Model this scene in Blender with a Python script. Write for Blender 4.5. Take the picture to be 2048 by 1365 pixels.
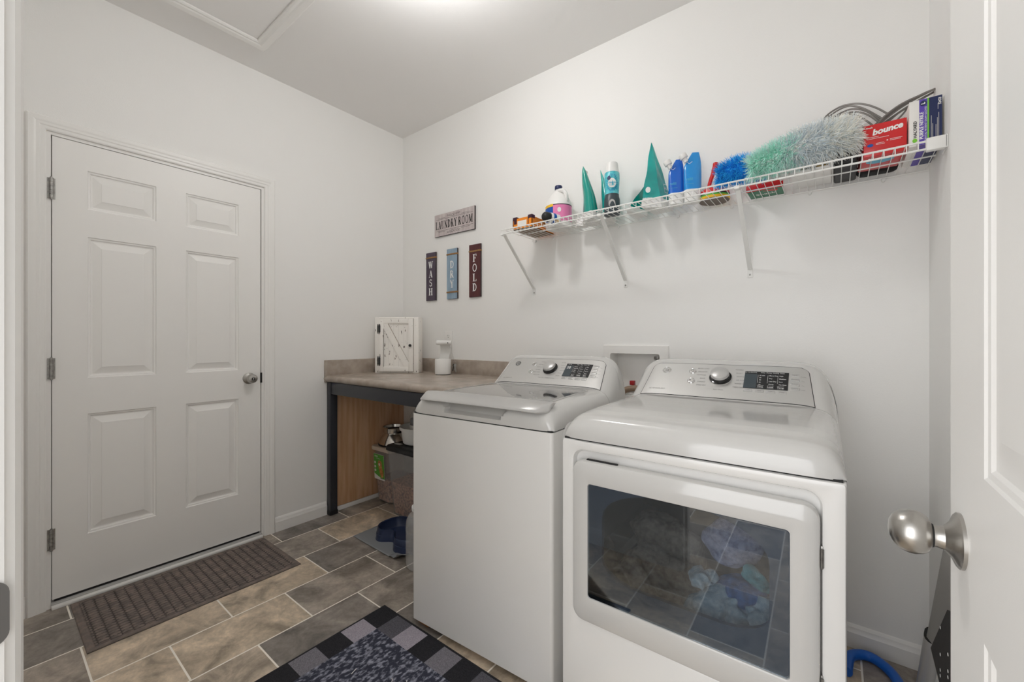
import bpy, bmesh, math, random
from mathutils import Vector, Matrix, noise
for o in list(bpy.data.objects): bpy.data.objects.remove(o)
scene = bpy.context.scene
COL = scene.collection
PI = math.pi

# ------------------------------------------------------------------ camera
CAM = (2.69, -2.05, 1.173); YAW = math.radians(37.93); FPX = 829.0; CYP = 679.0
cd = bpy.data.cameras.new('camera'); cam = bpy.data.objects.new('camera', cd); COL.objects.link(cam)
cam.location = CAM; cam.rotation_euler = (PI/2, 0, YAW)
cd.sensor_fit = 'HORIZONTAL'; cd.sensor_width = 36.0; cd.lens = FPX/2048*36.0
cd.shift_y = (CYP-682.5)/2048.0; cd.clip_start = 0.01; cd.clip_end = 50
scene.camera = cam
# ------------------------------------------------------------------ world, lights, exposure
w = bpy.data.worlds.new('world'); scene.world = w; w.use_nodes = True
w.node_tree.nodes['Background'].inputs[0].default_value = (0.98, 0.99, 1.0, 1)
w.node_tree.nodes['Background'].inputs[1].default_value = 0.8
LAMP = (1.475, -1.02, 2.757)
def light(name, kind, loc, energy, color, size, rot=(0,0,0), sy=None):
    l = bpy.data.lights.new(name, kind); l.energy = energy; l.color = color
    if kind == 'AREA':
        l.size = size
        if sy: l.shape = 'RECTANGLE'; l.size_y = sy
    else: l.shadow_soft_size = size
    o = bpy.data.objects.new(name, l); COL.objects.link(o); o.location = loc; o.rotation_euler = rot
    return o
light('ceiling_lamp_light', 'POINT', (LAMP[0], LAMP[1], 2.60), 12.3, (1.0, 0.992, 0.985), 0.075)
light('hall_fill_light', 'AREA', (2.22, -3.3, 1.25), 24.0, (0.99, 0.99, 1.0), 1.5, (math.radians(90), 0, math.radians(-3)), 2.1)  # unseen fill lamp, added beyond the doorway to brighten the room
scene.view_settings.view_transform = 'Standard'; scene.view_settings.look = 'None'
scene.view_settings.gamma = 1.0; scene.view_settings.use_curve_mapping = False
scene.view_settings.exposure = 0.28
scene.cycles.max_bounces = 24; scene.cycles.diffuse_bounces = 16; scene.cycles.glossy_bounces = 8; scene.cycles.transparent_max_bounces = 16

# ------------------------------------------------------------------ helpers
def pt(px, py, Y):
    """point of the plane y=Y seen at a photo pixel"""
    u = (px-1024)/FPX; v = -(py-CYP)/FPX
    d = Vector((-math.sin(YAW)+u*math.cos(YAW), math.cos(YAW)+u*math.sin(YAW), v))
    return Vector(CAM) + d*((Y-CAM[1])/d.y)

class MB:
    def __init__(s): s.v = []; s.f = []; s.m = []
    def add(s, vs, fs, m=0):
        b = len(s.v); s.v += [tuple(q) for q in vs]
        for f in fs: s.f.append(tuple(b+i for i in f)); s.m.append(m)
        return s
    def bm(s, bm, m=0, M=None):
        bm.verts.ensure_lookup_table()
        vs = [(M @ q.co if M else q.co) for q in bm.verts]
        s.add(vs, [[q.index for q in f.verts] for f in bm.faces], m); bm.free(); return s
    def box(s, x0, x1, y0, y1, z0, z1, m=0, bev=0, seg=2, M=None):
        bm = bmesh.new(); bmesh.ops.create_cube(bm, size=1)
        for q in bm.verts: q.co = Vector(((x0+x1)/2+q.co.x*(x1-x0), (y0+y1)/2+q.co.y*(y1-y0), (z0+z1)/2+q.co.z*(z1-z0)))
        if bev: bmesh.ops.bevel(bm, geom=bm.edges[:], offset=bev, segments=seg, profile=0.5, affect='EDGES')
        bm.verts.index_update(); return s.bm(bm, m, M)
    def loops(s, L, m=0, c0=False, c1=False, close=True):
        n = len(L[0]); vs = [q for l in L for q in l]; fs = []
        for i in range(len(L)-1):
            for j in range(n if close else n-1):
                k = (j+1) % n; fs.append((i*n+j, i*n+k, (i+1)*n+k, (i+1)*n+j))
        if c0: fs.append(tuple(reversed(range(n))))
        if c1: fs.append(tuple((len(L)-1)*n+i for i in range(n)))
        return s.add(vs, fs, m)
    def lathe(s, prof, n=32, m=0, M=None, c0=True, c1=True):
        L = [[Vector((r*math.cos(2*PI*i/n), r*math.sin(2*PI*i/n), z)) for i in range(n)] for r, z in prof]
        if M: L = [[M @ q for q in l] for l in L]
        return s.loops(L, m, c0, c1)
    def tube(s, pts, r, n=8, m=0, caps=True):
        pts = [Vector(p) for p in pts]; L = []; up = None
        for i, p in enumerate(pts):
            t = (pts[min(i+1, len(pts)-1)]-pts[max(i-1, 0)]).normalized()
            if up is None: up = t.orthogonal().normalized()
            a = (up - t*up.dot(t)).normalized(); up = a; b = t.cross(a)
            rr = r[i] if isinstance(r, (list, tuple)) else r
            L.append([p+a*rr*math.cos(2*PI*j/n)+b*rr*math.sin(2*PI*j/n) for j in range(n)])
        return s.loops(L, m, caps, caps)
    def grid(s, fn, nu, nv, m=0, mf=None):
        b = len(s.v)
        for j in range(nv+1):
            for i in range(nu+1): s.v.append(tuple(fn(i/nu, j/nv)))
        for j in range(nv):
            for i in range(nu):
                a = b+j*(nu+1)+i; s.f.append((a, a+1, a+nu+2, a+nu+1)); s.m.append(mf((i+.5)/nu, (j+.5)/nv) if mf else m)
        return s
    def poly(s, pts, m=0): return s.add(pts, [tuple(range(len(pts)))], m)
    def prism(s, pts2, z0, z1, m=0, M=None, inset=0):
        L = [[Vector((x, y, z0)) for x, y in pts2], [Vector((x, y, z1)) for x, y in pts2]]
        if M: L = [[M @ q for q in l] for l in L]
        return s.loops(L, m, True, True)
    def build(s, name, mats, parent=None, world=True, origin=None, label=None, cat=None, group=None, kind=None, angle=35, flip=False):
        if not isinstance(mats, (list, tuple)): mats = [mats]
        off = Vector((0, 0, 0))
        if parent is not None:
            if world:
                q = parent
                while q is not None: off += q.location; q = q.parent
        else:
            if origin is None:
                xs = [q[0] for q in s.v]; ys = [q[1] for q in s.v]; zs = [q[2] for q in s.v]
                origin = ((min(xs)+max(xs))/2, (min(ys)+max(ys))/2, min(zs))
            off = Vector(origin)
        me = bpy.data.meshes.new(name)
        me.from_pydata([tuple(Vector(q)-off) for q in s.v], [], s.f)
        for mm in mats: me.materials.append(mm)
        me.polygons.foreach_set('material_index', s.m); me.update()
        bm = bmesh.new(); bm.from_mesh(me); bmesh.ops.remove_doubles(bm, verts=bm.verts, dist=1e-6)
        if not flip: bmesh.ops.recalc_face_normals(bm, faces=bm.faces)
        bm.to_mesh(me); bm.free()
        if angle:
            me.shade_smooth(); me.set_sharp_from_angle(angle=math.radians(angle))
        o = bpy.data.objects.new(name, me); COL.objects.link(o)
        if parent is not None: o.parent = parent
        else: o.location = off
        tag(o, label, cat, group, kind)
        return o
def tag(o, label=None, cat=None, group=None, kind=None):
    if label: o['label'] = label
    if cat: o['category'] = cat
    if group: o['group'] = group
    if kind: o['kind'] = kind
    return o
def thing(name, label, cat, loc, rz=0, group=None):
    o = bpy.data.objects.new(name, None); COL.objects.link(o); o.empty_display_size = 0.05
    o.location = loc; o.rotation_euler = (0, 0, rz); return tag(o, label, cat, group)
def copy_tree(o, parent=None):
    c = o.copy(); COL.objects.link(c); c.parent = parent
    for ch in list(o.children): copy_tree(ch, c)
    return c
def align(p, d, up=None):
    """matrix taking +Z to direction d at p"""
    d = Vector(d).normalized(); return Matrix.Translation(p) @ d.to_track_quat('Z', 'Y').to_matrix().to_4x4()
def rrect(cx, cz, hw, hh, r, n=6, rb=None, y=0.0):
    """rounded rectangle loop in XZ at depth y; r may be (rx,rz)"""
    rt_ = r if isinstance(r, tuple) else (r, r); rb_ = rb if rb else rt_
    P = []
    for sx, sz, a0, rr in ((1, 1, 0, rt_), (-1, 1, 90, rt_), (-1, -1, 180, rb_), (1, -1, 270, rb_)):
        for i in range(n+1):
            a = math.radians(a0+90*i/n)
            P.append(Vector((cx+sx*(hw-rr[0])+rr[0]*math.cos(a), y, cz+sz*(hh-rr[1])+rr[1]*math.sin(a))))
    return P
def spline(pts, n=8):
    pts = [Vector(p) for p in pts]; out = []
    for i in range(len(pts)-1):
        a = pts[max(i-1, 0)]; b = pts[i]; c = pts[i+1]; d = pts[min(i+2, len(pts)-1)]
        for k in range(n):
            t = k/n; out.append(0.5*((2*b)+(c-a)*t+(2*a-5*b+4*c-d)*t*t+(3*b-a-3*c+d)*t**3))
    out.append(pts[-1]); return out

# ------------------------------------------------------------------ materials
def srgb(r, g, b):
    f = lambda c: (c/255/12.92) if c/255 <= .04045 else ((c/255+.055)/1.055)**2.4
    return (f(r), f(g), f(b))
def mat(name, col, rough=0.5, metal=0.0, bump=0.0, bscale=200.0, var=0.0, vscale=6.0, stretch=None, coat=0.0, spec=0.5, trans=0.0, alpha=1.0, emis=0.0, col2=None, detail=4.0):
    m = bpy.data.materials.new(name); m.use_nodes = True; nt = m.node_tree; N = nt.nodes; L = nt.links
    b = N['Principled BSDF']; b.inputs['Base Color'].default_value = (*col, 1); b.inputs['Roughness'].default_value = rough
    b.inputs['Metallic'].default_value = metal; b.inputs['Specular IOR Level'].default_value = spec
    b.inputs['Coat Weight'].default_value = coat; b.inputs['Coat Roughness'].default_value = 0.06
    b.inputs['Transmission Weight'].default_value = trans; b.inputs['Alpha'].default_value = alpha
    if emis: b.inputs['Emission Color'].default_value = (*col, 1); b.inputs['Emission Strength'].default_value = emis
    tc = N.new('ShaderNodeTexCoord'); mp = N.new('ShaderNodeMapping'); L.new(tc.outputs['Object'], mp.inputs[0])
    if stretch: mp.inputs['Scale'].default_value = stretch
    if var or col2:
        nz = N.new('ShaderNodeTexNoise'); nz.inputs['Scale'].default_value = vscale; nz.inputs['Detail'].default_value = detail
        L.new(mp.outputs[0], nz.inputs[0]); rp = N.new('ShaderNodeValToRGB')
        c2 = col2 if col2 else tuple(c*(1-var) for c in col)
        rp.color_ramp.elements[0].position = .35; rp.color_ramp.elements[1].position = .65
        rp.color_ramp.elements[0].color = (*c2, 1); rp.color_ramp.elements[1].color = (*col, 1)
        L.new(nz.outputs[0], rp.inputs[0]); L.new(rp.outputs[0], b.inputs['Base Color'])
    else:
        nz = N.new('ShaderNodeTexNoise'); nz.inputs['Scale'].default_value = 40; L.new(mp.outputs[0], nz.inputs[0])
        mr = N.new('ShaderNodeMapRange'); mr.inputs[3].default_value = max(rough-.03, 0); mr.inputs[4].default_value = min(rough+.03, 1)
        L.new(nz.outputs[0], mr.inputs[0]); L.new(mr.outputs[0], b.inputs['Roughness'])
    if bump:
        n2 = N.new('ShaderNodeTexNoise'); n2.inputs['Scale'].default_value = bscale; n2.inputs['Detail'].default_value = 3
        L.new(mp.outputs[0], n2.inputs[0]); bp = N.new('ShaderNodeBump'); bp.inputs['Strength'].default_value = bump; bp.inputs['Distance'].default_value = .002
        L.new(n2.outputs[0], bp.inputs['Height']); L.new(bp.outputs[0], b.inputs['Normal'])
    return m
M = {}
M['wall'] = mat('wall_paint', (.85, .845, .83), .6, bump=.12, bscale=260)
M['ceil'] = mat('ceiling_paint', (.84, .83, .82), .75, bump=.15, bscale=220)
M['trim'] = mat('trim_paint', (.85, .84, .82), .38)
M['door'] = mat('door_paint', (.86, .85, .83), .42, bump=.05, bscale=400)
M['enamel'] = mat('white_enamel', (.83, .825, .81), .24, coat=.25)
M['enamel_t'] = mat('white_top_plastic', (.62, .615, .60), .16, coat=.5)
M['silver'] = mat('brushed_silver', (.64, .635, .62), .36, .6, bump=.06, bscale=120, stretch=(1, 25, 25))
M['silver_l'] = mat('light_silver_plastic', (.55, .545, .535), .3, .35)
M['greyp'] = mat('grey_plastic', (.50, .495, .48), .4)
M['black'] = mat('black_plastic', (.010, .010, .011), .5)
M['blackg'] = mat('black_gloss', (.010, .010, .011), .12)
M['gap'] = mat('dark_gap', (.02, .02, .02), .8)
M['nickel'] = mat('brushed_nickel', (.47, .455, .43), .30, 1.0, bump=.04, bscale=60, stretch=(40, 1, 1))
M['nickel_d'] = mat('worn_nickel', (.42, .41, .39), .38, .9, var=.35, vscale=60)
M['chrome'] = mat('chrome', (.8, .8, .8), .12, 1.0)
M['steel'] = mat('stainless_steel', (.60, .57, .53), .16, 1.0)
M['wirew'] = mat('white_coated_wire', (.82, .82, .80), .3)
M['wireg'] = mat('grey_steel_wire', (.23, .215, .20), .38, .75)
M['white'] = mat('white_plastic', (.82, .81, .79), .35)
M['whitetr'] = mat('frosted_white_plastic', (.86, .86, .84), .4, trans=.08)
M['print'] = mat('printed_dark', (.012, .012, .012), .5)
M['printw'] = mat('printed_white', (.85, .85, .84), .5)
M['grey_txt'] = mat('printed_grey', (.25, .245, .24), .5)
M['purpleband'] = mat('dark_indigo_metal', srgb(72, 66, 82), .45, .1)
M['redp'] = mat('red_card', srgb(206, 30, 34), .38, coat=.2)
M['teal'] = mat('teal_foil', srgb(30, 185, 178), .22, coat=.5, bump=.25, bscale=25, col2=srgb(14, 150, 146), vscale=9)
M['teal_d'] = mat('dark_teal_foil', srgb(14, 150, 138), .22, coat=.5, bump=.3, bscale=30)
M['blue1'] = mat('royal_blue_foil', srgb(15, 102, 205), .25, coat=.5, bump=.2, bscale=30)
M['blue2'] = mat('azure_blue_foil', srgb(25, 145, 222), .22, coat=.5, bump=.2, bscale=30)
M['orange'] = mat('orange_card', srgb(236, 140, 28), .5)
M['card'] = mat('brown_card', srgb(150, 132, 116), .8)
M['dpurple'] = mat('dark_purple_plastic', srgb(60, 26, 44), .4)
M['navy'] = mat('navy_plastic', srgb(36, 48, 78), .32)
M['navyprint'] = mat('navy_card', srgb(24, 38, 84), .45)
M['violet'] = mat('violet_card', srgb(88, 66, 168), .45)
M['lime'] = mat('lime_card', srgb(120, 200, 50), .45)
M['whitecard'] = mat('white_card', srgb(232, 230, 226), .5)
M['skyblue'] = mat('sky_blue_print', srgb(80, 175, 205), .35)
M['cobalt'] = mat('cobalt_print', srgb(20, 84, 170), .35)
M['pink'] = mat('pink_print', srgb(232, 130, 180), .4)
M['yellow'] = mat('yellow_print', srgb(240, 190, 40), .4)
M['green'] = mat('green_print', srgb(86, 165, 62), .4)
M['dkgreen'] = mat('dark_green_card', srgb(62, 128, 98), .45)
M['brownfur'] = mat('golden_brown_print', srgb(170, 105, 55), .5, col2=srgb(215, 160, 100), vscale=40)
M['aqua'] = mat('aqua_label', srgb(40, 170, 190), .3, col2=srgb(120, 215, 220), vscale=45)
M['slate'] = mat('slate_label', srgb(62, 72, 78), .35)
M['greymat'] = mat('grey_rubber', srgb(130, 133, 136), .6, bump=.1)
M['frame'] = mat('dark_grey_metal', srgb(56, 57, 63), .35, .3)
M['whitep'] = mat('white_chalk_paint', srgb(226, 222, 216), .6, bump=.15, bscale=60)
M['blueh'] = mat('blue_hose_rubber', srgb(20, 100, 200), .4)
M['beigeh'] = mat('beige_hose', srgb(150, 128, 108), .5)
M['redv'] = mat('red_valve', srgb(170, 30, 35), .35)
M['bluev'] = mat('blue_valve', srgb(20, 60, 150), .35)
M['wood'] = mat('shim_wood', srgb(170, 110, 60), .6, var=.3, vscale=20, stretch=(1, 1, 8))
M['jute'] = mat('jute_cord', srgb(165, 125, 80), .8, bump=.4, bscale=300, var=.4, vscale=120)
M['bag'] = mat('white_plastic_bag', (.8, .8, .8), .3, trans=.25, bump=.6, bscale=40)
M['redtin'] = mat('red_plastic', srgb(205, 30, 30), .35)
M['greenp'] = mat('green_plastic', srgb(80, 180, 60), .4)
M['tan'] = mat('brown_grey_underside', srgb(120, 108, 98), .7)
M['darkfill'] = mat('dark_food_pellets', srgb(40, 28, 22), .8, bump=1, bscale=120, var=.6, vscale=120)

def wood_ply():
    m = mat('birch_plywood', srgb(216, 178, 142), .5, col2=srgb(196, 152, 114), vscale=9, stretch=(4, 4, .35), detail=8); return m
M['ply'] = wood_ply()
def laminate():
    m = mat('taupe_laminate', srgb(178, 166, 154), .26, col2=srgb(152, 140, 129), vscale=14, detail=12, bump=.02)
    return m
M['lam'] = laminate()
def sign_wood(name, c, c2): return mat(name, srgb(*c), .7, col2=srgb(*c2), vscale=18, stretch=(3, 1, .5), detail=6)
M['sg_l'] = sign_wood('weathered_white_board', (205, 196, 194), (188, 176, 176))
M['sg_w'] = sign_wood('plum_grey_board', (84, 74, 88), (72, 60, 74))
M['sg_d'] = sign_wood('pale_blue_board', (150, 172, 190), (128, 152, 172))
M['sg_f'] = sign_wood('maroon_board', (92, 46, 46), (76, 36, 40))
M['sg_e'] = mat('dark_board_edge', srgb(58, 50, 52), .8)

def floor_mat():
    m = bpy.data.materials.new('slate_tile_floor'); m.use_nodes = True; nt = m.node_tree; N = nt.nodes; L = nt.links; b = N['Principled BSDF']
    tc = N.new('ShaderNodeTexCoord'); sp = N.new('ShaderNodeSeparateXYZ'); L.new(tc.outputs['Object'], sp.inputs[0])
    def math_(op, a, bb=None, c=None):
        n = N.new('ShaderNodeMath'); n.operation = op
        for i, q in enumerate((a, bb, c)):
            if q is None: continue
            if isinstance(q, (int, float)): n.inputs[i].default_value = q
            else: L.new(q, n.inputs[i])
        return n.outputs[0]
    v = math_('ADD', sp.outputs[0], -.165); row = math_('FLOOR', math_('DIVIDE', v, .2600))
    fx = math_('SUBTRACT', v, math_('MULTIPLY', row, .26))
    par = math_('FLOORED_MODULO', row, 2.0)       # row 0 -> joints at -.765
    u = math_('ADD', math_('ADD', sp.outputs[1], .555), math_('MULTIPLY', math_('SUBTRACT', 1.0, par), .21))
    bk = math_('FLOOR', math_('DIVIDE', u, .42)); fy = math_('SUBTRACT', u, math_('MULTIPLY', bk, .42))
    g = .0030
    ex = math_('MINIMUM', fx, math_('SUBTRACT', .26, fx)); ey = math_('MINIMUM', fy, math_('SUBTRACT', .42, fy))
    e = math_('MINIMUM', ex, ey); isg = math_('LESS_THAN', e, g)
    cmb = N.new('ShaderNodeCombineXYZ'); L.new(row, cmb.inputs[0]); L.new(bk, cmb.inputs[1])
    wn = N.new('ShaderNodeTexWhiteNoise'); L.new(cmb.outputs[0], wn.inputs[0])
    rp = N.new('ShaderNodeValToRGB'); E_ = rp.color_ramp.elements
    E_[0].position = 0; E_[0].color = (*srgb(140, 133, 127), 1); E_[1].position = 1; E_[1].color = (*srgb(214, 196, 172), 1)
    q = E_.new(.35); q.color = (*srgb(170, 159, 147), 1); q = E_.new(.6); q.color = (*srgb(206, 189, 167), 1)
    L.new(wn.outputs[0], rp.inputs[0])
    sh = N.new('ShaderNodeVectorMath'); sh.operation = 'MULTIPLY_ADD'; L.new(cmb.outputs[0], sh.inputs[0]); sh.inputs[1].default_value = (3.7, 5.3, 1.1); L.new(tc.outputs['Object'], sh.inputs[2])
    n1 = N.new('ShaderNodeTexNoise'); n1.inputs['Scale'].default_value = 5.5; n1.inputs['Detail'].default_value = 9; n1.inputs['Roughness'].default_value = .62; n1.inputs['Distortion'].default_value = .8; L.new(sh.outputs[0], n1.inputs[0])
    n2 = N.new('ShaderNodeTexNoise'); n2.inputs['Scale'].default_value = 38; n2.inputs['Detail'].default_value = 8; n2.inputs['Roughness'].default_value = .7; L.new(sh.outputs[0], n2.inputs[0])
    mr = N.new('ShaderNodeMapRange'); mr.inputs[1].default_value = .36; mr.inputs[2].default_value = .66; mr.inputs[3].default_value = .5; mr.inputs[4].default_value = 1.28; L.new(n1.outputs[0], mr.inputs[0])
    mr2 = N.new('ShaderNodeMapRange'); mr2.inputs[1].default_value = .35; mr2.inputs[2].default_value = .7; mr2.inputs[3].default_value = .82; mr2.inputs[4].default_value = 1.2; L.new(n2.outputs[0], mr2.inputs[0])
    k = math_('MULTIPLY', mr.outputs[0], mr2.outputs[0])
    sc = N.new('ShaderNodeVectorMath'); sc.operation = 'SCALE'; L.new(rp.outputs[0], sc.inputs[0]); L.new(k, sc.inputs['Scale'])
    mx = N.new('ShaderNodeMix'); mx.data_type = 'RGBA'; L.new(isg, mx.inputs[0]); L.new(sc.outputs[0], mx.inputs[6]); mx.inputs[7].default_value = (*srgb(252, 246, 236), 1)
    L.new(mx.outputs[2], b.inputs['Base Color'])
    b.inputs['Roughness'].default_value = .42
    bp = N.new('ShaderNodeBump'); bp.inputs['Strength'].default_value = .25; bp.inputs['Distance'].default_value = .003
    h = math_('SUBTRACT', n2.outputs[0], math_('MULTIPLY', isg, .8)); L.new(h, bp.inputs['Height']); L.new(bp.outputs[0], b.inputs['Normal'])
    return m
M['floor'] = floor_mat()
def mat_weave():
    m = mat('brown_rubber_weave', srgb(132, 118, 110), .75, col2=srgb(104, 95, 90), vscale=30, bump=.3, bscale=150); return m
M['weave'] = mat_weave()
def pile(name, c, c2, sc=260): return mat(name, srgb(*c), .95, col2=srgb(*c2), vscale=sc, bump=1.0, bscale=420, detail=2)
M['r_blk'] = pile('black_pile', (38, 38, 44), (20, 20, 26)); M['r_dk'] = pile('charcoal_pile', (98, 97, 105), (74, 73, 81))
M['r_lt'] = pile('lilac_grey_pile', (176, 170, 181), (148, 142, 153)); M['r_md'] = pile('mid_grey_pile', (134, 131, 139), (106, 104, 112))
def pile_fleck():
    m = mat('navy_flecked_pile', srgb(158, 160, 176), .95, col2=srgb(46, 49, 64), vscale=95, bump=1.0, bscale=300, stretch=(1, .55, 1), detail=6)
    e = [n for n in m.node_tree.nodes if n.type == 'VALTORGB'][0].color_ramp.elements; e[0].position = .47; e[1].position = .68
    return m
M['r_ctr'] = pile_fleck()
def translucent(name, col, a=.35, rough=.25, tcol=None):
    m = bpy.data.materials.new(name); m.use_nodes = True; N = m.node_tree.nodes; L = m.node_tree.links; b = N['Principled BSDF']
    b.inputs['Base Color'].default_value = (*col, 1); b.inputs['Roughness'].default_value = rough
    t = N.new('ShaderNodeBsdfTransparent'); t.inputs[0].default_value = (*(tcol or (1, 1, 1)), 1)
    mx = N.new('ShaderNodeMixShader'); tc = N.new('ShaderNodeTexCoord'); nz = N.new('ShaderNodeTexNoise'); nz.inputs['Scale'].default_value = 12
    L.new(tc.outputs['Object'], nz.inputs[0]); mr = N.new('ShaderNodeMapRange'); mr.inputs[3].default_value = a-.06; mr.inputs[4].default_value = a+.06
    L.new(nz.outputs[0], mr.inputs[0]); L.new(mr.outputs[0], mx.inputs[0]); L.new(t.outputs[0], mx.inputs[1]); L.new(b.outputs[0], mx.inputs[2])
    L.new(mx.outputs[0], N['Material Output'].inputs[0]); return m
M['clearbin'] = translucent('clear_bin_plastic', (.66, .66, .66), .15)
M['clearjar'] = translucent('clear_jar_plastic', (.75, .75, .74), .30, .12)
def pane_mat(name, tcol, refl=1.0, tint=(.02, .03, .045), base=.12):
    """thin window pane: fresnel reflection over tinted see-through"""
    m = bpy.data.materials.new(name); m.use_nodes = True; N = m.node_tree.nodes; L = m.node_tree.links
    N.remove(N['Principled BSDF']); t = N.new('ShaderNodeBsdfTransparent'); t.inputs[0].default_value = (*tcol, 1)
    g = N.new('ShaderNodeBsdfGlossy'); g.inputs['Roughness'].default_value = .02; g.inputs[0].default_value = (1, 1, 1, 1)
    df = N.new('ShaderNodeBsdfDiffuse'); df.inputs[0].default_value = (*tint, 1)
    fr = N.new('ShaderNodeFresnel'); fr.inputs[0].default_value = 1.6
    m1 = N.new('ShaderNodeMixShader'); m1.inputs[0].default_value = base; L.new(t.outputs[0], m1.inputs[1]); L.new(df.outputs[0], m1.inputs[2])
    m2 = N.new('ShaderNodeMixShader'); L.new(fr.outputs[0], m2.inputs[0]); L.new(m1.outputs[0], m2.inputs[1]); L.new(g.outputs[0], m2.inputs[2])
    L.new(m2.outputs[0], N['Material Output'].inputs[0]); return m
M['pane'] = pane_mat('tinted_window_glass', (.80, .86, .90))
M['lidglass'] = mat('smoked_lid_glass', (.10, .10, .10), .04, spec=.8, coat=1.0)
M['mask'] = mat('dark_blue_window_border', srgb(58, 72, 92), .3)
M['drum'] = mat('drum_metal', (.24, .22, .20), .4, .5)
def terry(name, c, c2): return mat(name, srgb(*c), .95, col2=srgb(*c2), vscale=60, bump=1.0, bscale=420)
M['tw1'] = terry('pale_blue_terry', (226, 234, 238), (176, 196, 206)); M['tw2'] = terry('brown_grey_terry', (172, 152, 136), (128, 110, 96))
M['tw3'] = terry('blue_cloth', (60, 120, 190), (40, 90, 150)); M['tw4'] = terry('lilac_fleece', (190, 186, 214), (120, 124, 160)); M['tw5'] = terry('teal_cloth', (110, 190, 196), (80, 150, 160))
def distress():
    m = mat('distressed_white_paint', srgb(242, 239, 234), .6, bump=.2, bscale=80); nt = m.node_tree; N = nt.nodes; L = nt.links; b = N['Principled BSDF']
    tc = N.new('ShaderNodeTexCoord'); mp = N.new('ShaderNodeMapping'); mp.inputs['Scale'].default_value = (1, 1, .38); L.new(tc.outputs['Object'], mp.inputs[0])
    n = N.new('ShaderNodeTexNoise'); n.inputs['Scale'].default_value = 75; n.inputs['Detail'].default_value = 5; L.new(mp.outputs[0], n.inputs[0])
    r = N.new('ShaderNodeValToRGB'); r.color_ramp.elements[0].position = .66; r.color_ramp.elements[0].color = (*srgb(242, 239, 234), 1); r.color_ramp.elements[1].position = .675; r.color_ramp.elements[1].color = (*srgb(92, 80, 70), 1)
    L.new(n.outputs[0], r.inputs[0]); L.new(r.outputs[0], b.inputs['Base Color']); return m
M['distress'] = distress()
M['lamp'] = mat('lamp_diffuser', (1, .96, .90), .4, emis=2.0)

# ------------------------------------------------------------------ text
def text_geo(s, size, bold=0.0, sx=1.0, shear=0.0, align_='CENTER'):
    c = bpy.data.curves.new('t', 'FONT'); c.body = s; c.size = size; c.align_x = align_; c.align_y = 'CENTER'; c.offset = bold*size; c.shear = shear; c.resolution_u = 3
    o = bpy.data.objects.new('t', c); COL.objects.link(o); dg = bpy.context.evaluated_depsgraph_get()
    me = bpy.data.meshes.new_from_object(o.evaluated_get(dg))
    vs = [(q.co.x*sx, q.co.y) for q in me.vertices]; fs = [tuple(p.vertices) for p in me.polygons]
    bpy.data.objects.remove(o); bpy.data.curves.remove(c); bpy.data.meshes.remove(me); return vs, fs
def put_text(mb, s, size, fn, m=0, **k):
    vs, fs = text_geo(s, size, **k); mb.add([fn(x, y) for x, y in vs], fs, m)
def plane_fn(o, ux, uy):
    o = Vector(o); ux = Vector(ux).normalized(); uy = Vector(uy).normalized(); return lambda x, y: o+ux*x+uy*y

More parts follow.
